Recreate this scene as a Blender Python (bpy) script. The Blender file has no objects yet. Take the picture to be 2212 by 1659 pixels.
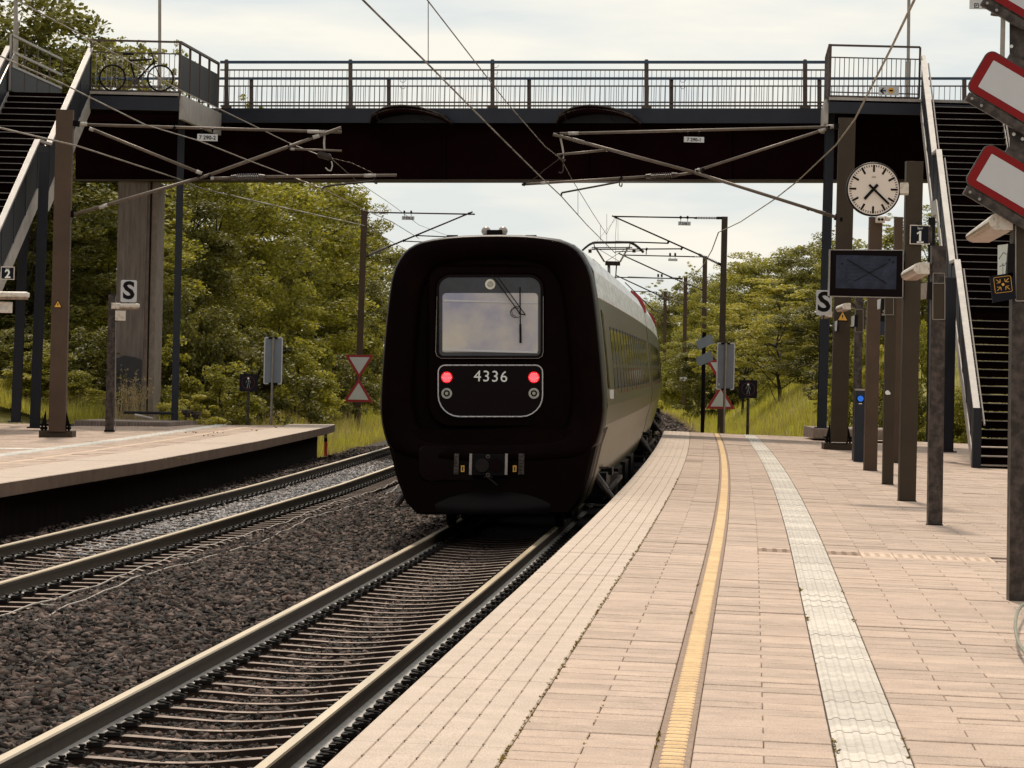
import bpy, math, random
import numpy as np
from mathutils import Vector, Matrix
random.seed(7); rng = np.random.default_rng(7)
S = bpy.context.scene
COL = S.collection
R = math.radians
# ---------------------------------------------------------------- camera
F = 7373.0                      # focal length in units of a 2212 wide picture
HZ = -40.0; ROLL = 0.024
CAM = Vector((0, 0, 1.67))
pit = math.atan(-HZ / F)
fwd = Vector((0, math.cos(pit), -math.sin(pit)))
up0 = Vector((0, math.sin(pit), math.cos(pit))); r0 = Vector((1, 0, 0))
cr = (r0 + ROLL * up0).normalized(); cu = (up0 - ROLL * r0).normalized()
cd = bpy.data.cameras.new('camera'); cam = bpy.data.objects.new('camera', cd); COL.objects.link(cam)
M = Matrix((cr, cu, -fwd)).transposed().to_4x4(); M.translation = CAM
cam.matrix_world = M
cd.sensor_width = 36; cd.lens = F / 2212 * 36; cd.clip_start = 0.5; cd.clip_end = 4000
S.camera = cam

def ray(u, v):
    return fwd + cr * ((u - 1106) / F) - cu * ((v - 829.5) / F)
def P(u, v, z):                 # the point seen at (u, v) standing z metres ahead
    d = ray(u, v); return CAM + d * (z / d.y)
def G(u, v, h):                 # the point seen at (u, v) lying at height h
    d = ray(u, v); return CAM + d * ((h - CAM.z) / d.z)
# ---------------------------------------------------------------- world, sun, exposure
W = bpy.data.worlds.new('World'); S.world = W; W.use_nodes = True
nt = W.node_tree; nt.nodes.clear()
SUN_EL, SUN_AZ = 54, -5         # azimuth measured from +Y towards +X
out = nt.nodes.new('ShaderNodeOutputWorld')
sky = nt.nodes.new('ShaderNodeTexSky'); sky.sky_type = 'NISHITA'; sky.sun_disc = False
sky.sun_elevation = R(SUN_EL); sky.sun_rotation = R(SUN_AZ)
b1 = nt.nodes.new('ShaderNodeBackground'); b1.inputs[1].default_value = 0.12
nt.links.new(sky.outputs[0], b1.inputs[0])
tc = nt.nodes.new('ShaderNodeTexCoord'); mp = nt.nodes.new('ShaderNodeMapping')
mp.inputs['Scale'].default_value = (3.0, 3.0, 16.0)
nt.links.new(tc.outputs['Generated'], mp.inputs[0])
no = nt.nodes.new('ShaderNodeTexNoise'); no.inputs['Scale'].default_value = 3.4; no.inputs['Detail'].default_value = 5
no.inputs['Roughness'].default_value = 0.5
nt.links.new(mp.outputs[0], no.inputs[0])
cr1 = nt.nodes.new('ShaderNodeValToRGB')
cr1.color_ramp.elements[0].position = 0.40; cr1.color_ramp.elements[0].color = (0.76, 0.795, 0.785, 1)
cr1.color_ramp.elements[1].position = 0.62; cr1.color_ramp.elements[1].color = (0.99, 0.94, 0.83, 1)
nt.links.new(no.outputs[0], cr1.inputs[0])
b2 = nt.nodes.new('ShaderNodeBackground'); b2.inputs[1].default_value = 0.80
nt.links.new(cr1.outputs[0], b2.inputs[0])
mx = nt.nodes.new('ShaderNodeMixShader'); mx.inputs[0].default_value = 0.93
nt.links.new(b1.outputs[0], mx.inputs[1]); nt.links.new(b2.outputs[0], mx.inputs[2])
nt.links.new(mx.outputs[0], out.inputs[0])
sl = bpy.data.lights.new('sun', 'SUN'); sl.energy = 2.5; sl.angle = R(6); sl.color = (1.0, 0.88, 0.72)
so = bpy.data.objects.new('sun', sl); COL.objects.link(so)
sd = Vector((math.sin(R(SUN_AZ)) * math.cos(R(SUN_EL)), math.cos(R(SUN_AZ)) * math.cos(R(SUN_EL)), math.sin(R(SUN_EL))))
so.rotation_euler = sd.to_track_quat('Z', 'Y').to_euler(); so.location = (0, 0, 40)
S.view_settings.view_transform = 'Standard'; S.view_settings.look = 'None'
S.view_settings.exposure = 0.31; S.view_settings.gamma = 1.0
try: S.view_settings.use_curve_mapping = False
except Exception: pass
S.render.engine = 'CYCLES'
S.cycles.max_bounces = 7; S.cycles.transparent_max_bounces = 12

# ---------------------------------------------------------------- materials
def mat(name, col, rough=0.7, metal=0.0, var=0.25, scale=3.0, bump=0.0, bscale=40.0, col2=None, isl=0.0, objr=0.0,
        stretch=(1, 1, 1), transl=0.0, emit=None, es=0.0, spec=0.5, speck=0.0, lo=0.35, hi=0.7, coat=0.0, islp=0):
    m = bpy.data.materials.new(name); m.use_nodes = True
    t = m.node_tree; N = t.nodes; L = t.links; b = N['Principled BSDF']
    b.inputs['Roughness'].default_value = rough; b.inputs['Metallic'].default_value = metal
    b.inputs['Specular IOR Level'].default_value = spec; b.inputs['Coat Weight'].default_value = coat
    co = N.new('ShaderNodeTexCoord'); mpn = N.new('ShaderNodeMapping'); mpn.inputs['Scale'].default_value = stretch
    L.new(co.outputs['Object'], mpn.inputs[0])
    n1 = N.new('ShaderNodeTexNoise'); n1.inputs['Scale'].default_value = scale; n1.inputs['Detail'].default_value = 6
    n1.inputs['Roughness'].default_value = 0.62
    L.new(mpn.outputs[0], n1.inputs[0])
    rp = N.new('ShaderNodeValToRGB'); rp.color_ramp.elements[0].position = lo; rp.color_ramp.elements[1].position = hi
    c = Vector(col)
    c2 = Vector(col2) if col2 else c * (1 - var)
    rp.color_ramp.elements[0].color = (*c2, 1); rp.color_ramp.elements[1].color = (*(c if col2 else c * (1 + var * .4)), 1)
    L.new(n1.outputs[0], rp.inputs[0]); last = rp.outputs[0]
    def mulv(last, src, amt):
        mr = N.new('ShaderNodeMapRange'); mr.inputs['To Min'].default_value = 1 - amt; mr.inputs['To Max'].default_value = 1 + amt * .7
        L.new(src, mr.inputs['Value'])
        vm = N.new('ShaderNodeVectorMath'); vm.operation = 'SCALE'
        L.new(last, vm.inputs[0]); L.new(mr.outputs[0], vm.inputs['Scale']); return vm.outputs[0]
    if isl:
        g = N.new('ShaderNodeNewGeometry'); last = mulv(last, g.outputs['Random Per Island'], isl)
    if islp:                    # a few pale chips among many dark ones
        g = N.new('ShaderNodeNewGeometry'); pw = N.new('ShaderNodeMath'); pw.operation = 'POWER'; pw.inputs[1].default_value = islp
        L.new(g.outputs['Random Per Island'], pw.inputs[0]); ma = N.new('ShaderNodeMath'); ma.operation = 'MULTIPLY_ADD'; ma.inputs[1].default_value = islp + .9; ma.inputs[2].default_value = .12
        L.new(pw.outputs[0], ma.inputs[0]); vm = N.new('ShaderNodeVectorMath'); vm.operation = 'SCALE'
        L.new(last, vm.inputs[0]); L.new(ma.outputs[0], vm.inputs['Scale']); last = vm.outputs[0]
    if objr:
        oi = N.new('ShaderNodeObjectInfo'); last = mulv(last, oi.outputs['Random'], objr)
    if speck:
        n3 = N.new('ShaderNodeTexNoise'); n3.inputs['Scale'].default_value = 120; n3.inputs['Detail'].default_value = 2
        L.new(co.outputs['Object'], n3.inputs[0]); 
        mr = N.new('ShaderNodeMapRange'); mr.inputs['From Min'].default_value = .35; mr.inputs['From Max'].default_value = .65
        mr.inputs['To Min'].default_value = 1 - speck; mr.inputs['To Max'].default_value = 1 + speck
        L.new(n3.outputs[0], mr.inputs['Value'])
        vm = N.new('ShaderNodeVectorMath'); vm.operation = 'SCALE'
        L.new(last, vm.inputs[0]); L.new(mr.outputs[0], vm.inputs['Scale']); last = vm.outputs[0]
    L.new(last, b.inputs['Base Color'])
    if bump:
        n2 = N.new('ShaderNodeTexNoise'); n2.inputs['Scale'].default_value = bscale; n2.inputs['Detail'].default_value = 4
        L.new(mpn.outputs[0], n2.inputs[0])
        bp = N.new('ShaderNodeBump'); bp.inputs['Strength'].default_value = bump; bp.inputs['Distance'].default_value = 0.02
        L.new(n2.outputs[0], bp.inputs['Height']); L.new(bp.outputs[0], b.inputs['Normal'])
    if emit:
        b.inputs['Emission Color'].default_value = (*emit, 1); b.inputs['Emission Strength'].default_value = es
    if transl:
        tr = N.new('ShaderNodeBsdfTranslucent'); L.new(last, tr.inputs[0])
        ms = N.new('ShaderNodeMixShader'); ms.inputs[0].default_value = transl
        L.new(b.outputs[0], ms.inputs[1]); L.new(tr.outputs[0], ms.inputs[2])
        L.new(ms.outputs[0], N['Material Output'].inputs[0])
    return m

m_tile = mat('paving', (0.485, 0.360, 0.285), 0.85, var=.16, scale=5, bump=.25, bscale=90, isl=.14, objr=.14, speck=.2)
m_slab = mat('edge_concrete', (0.535, 0.430, 0.352), 0.85, var=.14, scale=3, bump=.3, bscale=80, isl=.05, speck=.22)
m_bed = mat('joint_sand', (0.085, 0.042, 0.028), 0.95, var=.4, scale=9)
m_moss = mat('moss', (0.30, 0.21, 0.03), 0.95, var=.5, scale=20, isl=.4)
m_tact = mat('tactile_concrete', (0.57, 0.515, 0.455), 0.8, var=.16, scale=6, bump=.15, bscale=70, objr=.16, speck=.08)
m_yel = mat('yellow_rib', (0.70, 0.465, 0.235), 0.8, var=.15, scale=14, objr=.1, speck=.1)
m_ybase = mat('strip_mortar', (0.30, 0.205, 0.15), 0.9, var=.25, scale=30, speck=.3)
m_ballast = mat('ballast_ground', (0.030, 0.019, 0.015), 0.9, var=.6, scale=28, bump=1.0, bscale=26, col2=(0.006, 0.003, 0.0025))
m_stone = mat('ballast_stone', (0.050, 0.0335, 0.0275), 0.8, var=.4, scale=9, islp=2.2, spec=.2)
m_stone2 = mat('ballast_stone_pale', (0.27, 0.255, 0.26), 0.75, var=.35, scale=9, isl=.8)
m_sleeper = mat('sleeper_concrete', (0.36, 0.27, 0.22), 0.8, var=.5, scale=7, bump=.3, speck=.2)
m_sleeperside = mat('sleeper_side_dark', (0.040, 0.025, 0.019), 0.9, var=.5, scale=9, spec=.1)
m_whitestrip = mat('white_guiding_strip', (0.74, 0.71, 0.66), 0.8, var=.15, scale=6, objr=.12)
m_railtop = mat('rail_running_surface', (0.66, 0.54, 0.385), 0.32, 0.6, var=.25, scale=3, stretch=(1, .05, 1))
m_railside = mat('rail_rust', (0.045, 0.028, 0.015), 0.6, var=.4, scale=8)
m_railfoot = mat('rail_foot', (0.50, 0.46, 0.42), 0.45, 0.3, var=.3, scale=8)
m_clip = mat('fastening_iron', (0.008, 0.005, 0.004), 0.6, var=.4, scale=12, spec=.25)
m_ground = mat('ground_soil', (0.30, 0.27, 0.055), 0.95, var=.5, scale=.6, col2=(0.15, 0.135, 0.038), bump=.6, bscale=6)
m_grass = mat('grass_blade', (0.60, 0.54, 0.075), 0.75, var=.3, scale=.35, col2=(0.40, 0.38, 0.06), isl=.3, transl=.5)
m_drygrass = mat('dry_grass', (0.42, 0.32, 0.16), 0.8, var=.3, scale=1, isl=.4, transl=.3)
m_leafA = mat('oak_leaves', (0.47, 0.42, 0.042), 0.6, scale=.9, col2=(0.20, 0.195, 0.022), isl=.5, objr=.15, transl=.45)
m_leafB = mat('dark_leaves', (0.28, 0.255, 0.038), 0.6, scale=.9, col2=(0.11, 0.108, 0.018), isl=.5, objr=.15, transl=.38)
m_leafC = mat('bright_leaves', (0.60, 0.52, 0.07), 0.6, scale=.9, col2=(0.36, 0.33, 0.055), isl=.35, objr=.12, transl=.48)
m_bark = mat('bark', (0.035, 0.024, 0.017), 0.9, var=.4, scale=5, stretch=(4, 4, 1))
m_mast = mat('mast_brown_paint', (0.078, 0.047, 0.031), 0.6, var=.25, scale=1.6, spec=.25)
m_mast2 = mat('mast_olive_paint', (0.046, 0.031, 0.019), 0.55, var=.22, scale=1.6, spec=.25)
m_galv = mat('galvanised_steel', (0.070, 0.052, 0.046), 0.5, 0.2, var=.6, scale=9, spec=.3, lo=.42, hi=.62)
m_steel = mat('light_steel', (0.30, 0.26, 0.235), 0.4, 0.5, var=.2, scale=6)
m_navy = mat('navy_paint', (0.0190, 0.0215, 0.032), 0.5, var=.2, scale=2, spec=.25)
m_navyd = mat('navy_panel', (0.0155, 0.0158, 0.0225), 0.55, var=.25, scale=2, stretch=(9, 9, .5), spec=.2)
m_white = mat('white_rail_paint', (0.40, 0.36, 0.335), 0.5, 0.0, var=.22, scale=4, spec=.3)
m_bluer = mat('blue_rail_paint', (0.032, 0.060, 0.105), 0.45, var=.15, scale=3, spec=.3)
m_railbr = mat('balustrade_brown', (0.085, 0.058, 0.048), 0.55, 0.1, var=.3, scale=6, spec=.3)
m_black = mat('girder_black', (0.0075, 0.0017, 0.0019), 0.9, var=.3, scale=1.2, spec=.03)
m_rubber = mat('rubber_black', (0.0065, 0.0030, 0.0025), 0.46, var=.5, scale=2.5, bump=.15, bscale=5, spec=.2)
m_face = mat('cab_face_black', (0.0044, 0.0010, 0.0010), 0.5, var=.4, scale=2, spec=.03)
m_gloss = mat('gloss_black', (0.0045, 0.0007, 0.0007), 0.15, var=.3, scale=2, spec=.06, bump=.1, bscale=1.5)
m_skirt = mat('skirt_dark', (0.0048, 0.0034, 0.0036), 0.5, var=.3, scale=4, spec=.08)
m_side = mat('train_side_metal', (0.075, 0.062, 0.024), 0.36, 0.2, var=.6, scale=1.6, stretch=(6, 6, .25), bump=.5, bscale=1.2, spec=.22)
m_roof = mat('train_roof_silver', (0.74, 0.76, 0.78), 0.34, 0.55, var=.35, scale=3, stretch=(1, .4, 3))
m_glassd = mat('window_glass', (0.03, 0.03, 0.018), 0.06, 0.2, var=.2, scale=2, spec=.6)
m_redp = mat('red_paint', (0.30, 0.012, 0.015), 0.45, var=.15, scale=4)
m_signred = mat('sign_red', (0.22, 0.002, 0.002), 0.35, var=.12, scale=2.5, spec=.2)
m_signwhite = mat('sign_white', (0.52, 0.51, 0.53), 0.35, var=.06, scale=3)
m_signblue = mat('sign_navy', (0.0045, 0.0045, 0.010), 0.4, var=.15, scale=6, spec=.15)
m_ink = mat('sign_ink', (0.004, 0.0022, 0.0022), 0.55, var=.1, spec=.15)
m_txt = mat('sign_lettering_white', (0.75, 0.75, 0.72), 0.5, var=.05)
m_signback = mat('sign_back_grey', (0.175, 0.195, 0.235), 0.5, 0.1, var=.15, scale=3)
m_band = mat('faded_band', (0.60, 0.44, 0.33), 0.8, var=.15, scale=14, objr=.1, speck=.1)
m_yels = mat('warning_yellow', (0.72, 0.36, 0.04), 0.45, var=.1, scale=9)
m_lampw = mat('lamp_housing_white', (0.62, 0.55, 0.48), 0.45, var=.3, scale=14, col2=(0.30, 0.23, 0.18), lo=.25, hi=.5)
m_lampu = mat('lamp_diffuser_dirty', (0.30, 0.19, 0.12), 0.35, var=.5, scale=14)
m_clock = mat('clock_dial', (0.74, 0.63, 0.56), 0.4, var=.05, scale=1.5)
m_screen = mat('screen_glass', (0.030, 0.036, 0.062), 0.35, var=.5, scale=6, spec=.15)
m_conc = mat('pier_concrete', (0.185, 0.145, 0.130), 0.88, var=.4, scale=2.2, stretch=(5, 5, .5), bump=.3, bscale=14)
m_concl = mat('light_concrete', (0.26, 0.20, 0.168), 0.88, var=.3, scale=5, bump=.3)
m_patch = mat('pier_paint', (0.040, 0.036, 0.040), 0.75, var=.2, scale=3)
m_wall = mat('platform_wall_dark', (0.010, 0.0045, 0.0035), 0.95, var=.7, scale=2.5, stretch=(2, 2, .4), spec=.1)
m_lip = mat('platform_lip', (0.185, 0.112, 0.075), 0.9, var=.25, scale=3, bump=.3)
m_wire = mat('wire_metal', (0.34, 0.29, 0.25), 0.4, 0.5, var=.1)
m_wired = mat('wire_dark', (0.09, 0.07, 0.065), 0.5, 0.3, var=.1)
m_tube = mat('cantilever_tube', (0.13, 0.094, 0.072), 0.5, 0.2, var=.25, scale=6)
m_tubed = mat('cantilever_tube_dark', (0.032, 0.021, 0.019), 0.5, 0.2, var=.2, spec=.25)
m_ins = mat('insulator_glaze', (0.11, 0.085, 0.075), 0.2, var=.2)
m_blueb = mat('help_button_blue', (0.01, 0.16, 0.75), 0.3, emit=(0.01, 0.16, 0.9), es=.25)
m_led = mat('tail_lamp_red', (0.5, 0.004, 0.008), 0.4, emit=(1, 0.004, 0.012), es=.62)
m_ledhot = mat('tail_lamp_led', (1, .2, .25), 0.3, emit=(1, 0.30, 0.34), es=1.6)
m_lens = mat('head_lamp_glass', (0.33, 0.31, 0.27), 0.15, 0.4, var=.4, scale=22)
m_cable = mat('cable_green', (0.20, 0.20, 0.13), 0.5, var=.3, scale=12)
m_orange = mat('marker_orange', (0.75, 0.08, 0.03), 0.5, var=.1)

# ---------------------------------------------------------------- mesh builder
class MB:
    def __init__(s): s.v = []; s.f = []; s.m = []
    def add(s, vs, fs, mi=0):
        o = len(s.v); s.v += [tuple(x) for x in vs]; s.f += [tuple(i + o for i in f) for f in fs]; s.m += [mi] * len(fs); return s
    def hexa(s, p, mi=0):       # p: 4 bottom + 4 top, counter-clockwise
        return s.add(p, [(0, 3, 2, 1), (4, 5, 6, 7), (0, 1, 5, 4), (1, 2, 6, 5), (2, 3, 7, 6), (3, 0, 4, 7)], mi)
    def box(s, c, d, rz=0, mi=0, tilt=None):
        c = Vector(c); x, y, z = d[0] / 2, d[1] / 2, d[2] / 2
        m = Matrix.Rotation(rz, 3, 'Z')
        if tilt is not None: m = m @ tilt
        return s.hexa([c + m @ Vector(q) for q in [(-x, -y, -z), (x, -y, -z), (x, y, -z), (-x, y, -z), (-x, -y, z), (x, -y, z), (x, y, z), (-x, y, z)]], mi)
    def cbox(s, c, d, b, rz=0, mi=0, tilt=None):  # box with chamfered edges round its front and back outline
        c = Vector(c); x, y, z = d[0] / 2, d[1] / 2, d[2] / 2
        m = Matrix.Rotation(rz, 3, 'Z')
        if tilt is not None: m = m @ tilt
        vs = []
        for yy, i in ((-y, b), (-y + b, 0), (y, 0)):
            vs += [c + m @ Vector(q) for q in [(-x + i, yy, -z + i), (x - i, yy, -z + i), (x - i, yy, z - i), (-x + i, yy, z - i)]]
        fs = [(0, 1, 2, 3), (11, 10, 9, 8)]
        for k in (0, 4):
            for j in range(4): fs.append((k + j, k + 4 + j, k + 4 + (j + 1) % 4, k + (j + 1) % 4))
        return s.add(vs, fs, mi)
    def bar(s, a, b, w, h, up=Vector((0, 0, 1)), mi=0):
        a, b = Vector(a), Vector(b); d = (b - a).normalized(); r = d.cross(up)
        if r.length < 1e-5: r = d.cross(Vector((0, 1, 0)))
        r.normalize(); u = r.cross(d); r = r * (w / 2); u = u * (h / 2)
        return s.hexa([a - r - u, a + r - u, b + r - u, b - r - u, a - r + u, a + r + u, b + r + u, b - r + u], mi)
    def tube(s, a, b, r, n=8, r2=None, mi=0, caps=True):
        a, b = Vector(a), Vector(b); d = (b - a)
        if d.length < 1e-6: return s
        d.normalize(); x = d.orthogonal().normalized(); y = d.cross(x); r2 = r if r2 is None else r2
        vs = [a + (x * math.cos(t) + y * math.sin(t)) * r for t in [2 * math.pi * i / n for i in range(n)]]
        vs += [b + (x * math.cos(t) + y * math.sin(t)) * r2 for t in [2 * math.pi * i / n for i in range(n)]]
        fs = [(i, (i + 1) % n, n + (i + 1) % n, n + i) for i in range(n)]
        if caps: fs += [tuple(range(n - 1, -1, -1)), tuple(range(n, 2 * n))]
        return s.add(vs, fs, mi)
    def path(s, pts, r, n=6, mi=0):
        for a, b in zip(pts[:-1], pts[1:]): s.tube(a, b, r, n, mi=mi)
        return s
    def prism(s, pts, d, mi=0):   # planar outline pts extruded by vector d
        n = len(pts); d = Vector(d); pts = [Vector(p) for p in pts]
        vs = pts + [p + d for p in pts]
        return s.add(vs, [tuple(range(n)), tuple(range(2 * n - 1, n - 1, -1))] + [(i, n + i, n + (i + 1) % n, (i + 1) % n) for i in range(n)], mi)
    def loft(s, loops, cap0=True, cap1=True, mi=0):
        n = len(loops[0]); vs = [p for l in loops for p in l]; fs = []
        for k in range(len(loops) - 1):
            for i in range(n): fs.append((k * n + i, k * n + (i + 1) % n, (k + 1) * n + (i + 1) % n, (k + 1) * n + i))
        if cap0: fs.append(tuple(range(n - 1, -1, -1)))
        if cap1: fs.append(tuple((len(loops) - 1) * n + i for i in range(n)))
        return s.add(vs, fs, mi)
    def sphere(s, c, r, n=10, m=6, mi=0, sc=(1, 1, 1)):
        c = Vector(c); vs = [c + Vector((0, 0, r * sc[2]))]
        for j in range(1, m):
            for i in range(n):
                a, b = math.pi * j / m, 2 * math.pi * i / n
                vs.append(c + Vector((math.sin(a) * math.cos(b) * sc[0], math.sin(a) * math.sin(b) * sc[1], math.cos(a) * sc[2])) * r)
        vs.append(c - Vector((0, 0, r * sc[2]))); fs = []
        for i in range(n): fs.append((0, 1 + i, 1 + (i + 1) % n)); fs.append((len(vs) - 1, 1 + (m - 2) * n + (i + 1) % n, 1 + (m - 2) * n + i))
        for j in range(m - 2):
            for i in range(n): fs.append((1 + j * n + i, 1 + (j + 1) * n + i, 1 + (j + 1) * n + (i + 1) % n, 1 + j * n + (i + 1) % n))
        return s.add(vs, fs, mi)

def wloc(o):
    v = Vector((0, 0, 0))
    while o: v += o.location; o = o.parent
    return v
def fixn(me):
    import bmesh
    bm = bmesh.new(); bm.from_mesh(me); bmesh.ops.recalc_face_normals(bm, faces=bm.faces); bm.to_mesh(me); bm.free()
def obj(name, mb, mats, parent=None, smooth=False, loc=None, label=None):
    me = bpy.data.meshes.new(name)
    L = wloc(parent) if parent else (Vector(loc) if loc is not None else Vector((0, 0, 0)))
    me.from_pydata([(x[0] - L.x, x[1] - L.y, x[2] - L.z) for x in mb.v], [], mb.f)
    for m in (mats if isinstance(mats, (list, tuple)) else [mats]): me.materials.append(m)
    if any(mb.m): me.polygons.foreach_set('material_index', mb.m)
    fixn(me)
    if smooth: me.polygons.foreach_set('use_smooth', [True] * len(me.polygons))
    o = bpy.data.objects.new(name, me); COL.objects.link(o)
    if parent: o.parent = parent
    elif loc is not None: o.location = L
    if label: o['label'] = label
    return o
def npobj(name, V, Fc, m, parent=None):   # numpy arrays: verts (n,3), faces (k,m)
    me = bpy.data.meshes.new(name); k = Fc.shape[1]
    me.vertices.add(len(V)); me.vertices.foreach_set('co', V.astype(np.float32).ravel())
    me.loops.add(Fc.size); me.loops.foreach_set('vertex_index', Fc.astype(np.int32).ravel())
    me.polygons.add(len(Fc)); me.polygons.foreach_set('loop_start', (np.arange(len(Fc)) * k).astype(np.int32))
    me.update(calc_edges=True); me.materials.append(m)
    o = bpy.data.objects.new(name, me); COL.objects.link(o)
    if parent: o.parent = parent; o.location = -wloc(parent)
    return o
def thing(name, label, cat, loc=(0, 0, 0), group=None):
    o = bpy.data.objects.new(name, None); COL.objects.link(o); o.location = loc; o.empty_display_size = .2
    o['label'] = label; o['category'] = cat
    if group: o['group'] = group
    return o
def tag(o, label, cat, group=None):
    o['label'] = label; o['category'] = cat
    if group: o['group'] = group
    return o
def struct(o, kind='structure'): o['kind'] = kind; return o
def copy1(o, parent=None, loc=None, rz=None):
    c = o.copy(); COL.objects.link(c); c.parent = parent
    if loc is not None: c.location = loc
    if rz is not None: c.rotation_euler.z = rz
    return c
def text(name, s, c, size, m, parent, sx=1.0, ext=.002, rz=0, tilt=0, bold=0.0, sp=1.0):
    cu_ = bpy.data.curves.new(name, 'FONT'); cu_.body = s; cu_.size = size; cu_.align_x = 'CENTER'; cu_.align_y = 'CENTER'
    cu_.space_character = sp; cu_.extrude = ext; cu_.offset = bold; cu_.resolution_u = 3
    o = bpy.data.objects.new(name, cu_); COL.objects.link(o); cu_.materials.append(m)
    me = bpy.data.meshes.new_from_object(o); bpy.data.objects.remove(o); bpy.data.curves.remove(cu_)
    o = bpy.data.objects.new(name, me); COL.objects.link(o)
    if not me.materials: me.materials.append(m)
    o.rotation_euler = (R(90), tilt, rz); o.scale = (sx, 1, 1)
    o.parent = parent; o.location = Vector(c) - (wloc(parent) if parent else Vector((0, 0, 0)))
    return o
def px(n, z): return n * z / F
def plate(mb, u0, v0, u1, v1, z, t, mi=0, ch=0.004):    # upright plate covering a picture rectangle, its front z metres ahead
    c = P((u0 + u1) / 2, (v0 + v1) / 2, z); w, h = px(abs(u1 - u0), z), px(abs(v1 - v0), z)
    mb.cbox(c + Vector((0, t / 2, 0)), (w, t, h), ch, 0, mi); return c

# ---------------------------------------------------------------- track geometry
RT = -0.55                      # height of the running rails, platform top is 0
def cx(z):                      # centre of the near track
    d = max(0.0, z - 30); d2 = min(d, 210)
    return -1.244 + .0705 * (z - 30) - .000165 * d2 * d2 - (d - d2) * .0693
def head(z): return .0705 - .00033 * min(210.0, max(0.0, z - 30))
def lx(z): return cx(z) - 4.57 - .011 * max(0.0, z - 60)
LE = [(30, -7.55), (44, -6.56), (55.3, -5.80), (70, -5.18), (87, -4.66)]
def ledge(z):                   # edge of the far platform
    for (a, b), (c, d) in zip(LE[:-1], LE[1:]):
        if z <= c: return b + (d - b) * (z - a) / (c - a)
    return LE[-1][1]
FALL = .017
def TP(s, off, h=0.0):          # point on the near platform: s along, off to the right of the track centre
    t = head(s); return Vector((cx(s) + off * math.cos(t), s - off * math.sin(t), h - FALL * max(0, off - 1.62)))
def onplat(u, v):               # where a picture point meets the near platform
    h = 0.0
    for _ in range(6):
        p = G(u, v, h); h = -FALL * max(0, (p.x - cx(p.y)) - 1.62)
    return p
def onleft(u, v):
    h = 0.0
    for _ in range(6):
        p = G(u, v, h); h = -FALL * max(0, ledge(p.y) - p.x)
    return p
# ================================================================ GROUND
def hills(z, off):
    """height of the terrain, off measured from the near track"""
    if off > 0:
        b = 5.2 if z > 112 else (12.0 if z < 92 else 12.0 - 6.8 * (z - 92) / 20)
        d = off - b; h = -1.0
        if d > 0: h += min(d, 6.5) * .72 + max(0, d - 6.5) * .16
        return h
    d = -off - 9.0
    h = -1.02
    if z < 88: d -= 3.0
    if d > 0: h += min(d, 5) * .20 + max(0, min(d - 5, 25)) * .26
    return h
zs = [0, 8, 16, 30, 45, 60, 75, 86, 92, 97, 103, 110, 118, 126, 135, 145, 155, 168, 180, 195, 210, 230, 250, 275, 300, 340, 400, 470, 560, 680]
of = [-420, -300, -180, -100, -60, -45, -36, -30, -26, -23, -20, -18, -16, -14, -12.5, -11, -10, -9, -8, -5, -1, 2, 3.8, 5.2, 6, 7, 8, 9, 10, 11, 12, 13.5, 15, 17, 19, 22, 26, 32, 40, 60, 100, 200, 300, 420]
g = MB(); V = []
for z in zs:
    for o_ in of:
        n = .12 * math.sin(z * .21 + o_ * .5) + .09 * math.sin(o_ * .9 - z * .13)
        if -9 < o_ < 5: n = 0
        V.append((cx(z) + o_, z, hills(z, o_) + n))
W_ = len(of)
g.add(V, [(r * W_ + c, r * W_ + c + 1, (r + 1) * W_ + c + 1, (r + 1) * W_ + c) for r in range(len(zs) - 1) for c in range(W_ - 1)])
struct(obj('ground', g, m_ground, smooth=True))
# ballast bed
g = MB(); V = []; zz = [6 + i * 4 for i in range(85)]
prof = [(-7.3, -1.12), (-6.9, -.86), (-6.0, -.77), (-5.2, -.80), (-3.9, -.80), (-3.3, -.752), (-2.6, -.705), (-1.5, -.735), (-.9, -.765), (0, -.785), (.9, -.785), (1.62, -.80)]
for z in zz:
    w = max(0, min(1, (z - 88) / 8)); sp = .011 * max(0, z - 60)
    for o_, h in prof: V.append((cx(z) + o_ - (sp if o_ < -2 else 0), z, h))
    V.append((cx(z) + 1.62 + .5 * w, z, -.80 + .02 * w)); V.append((cx(z) + 1.62 + 1.5 * w, z, -.80 - .35 * w))
n = len(prof) + 2
g.add(V, [(r * n + c, r * n + c + 1, (r + 1) * n + c + 1, (r + 1) * n + c) for r in range(len(zz) - 1) for c in range(n - 1)])
struct(obj('track_bed', g, m_ballast))

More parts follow.
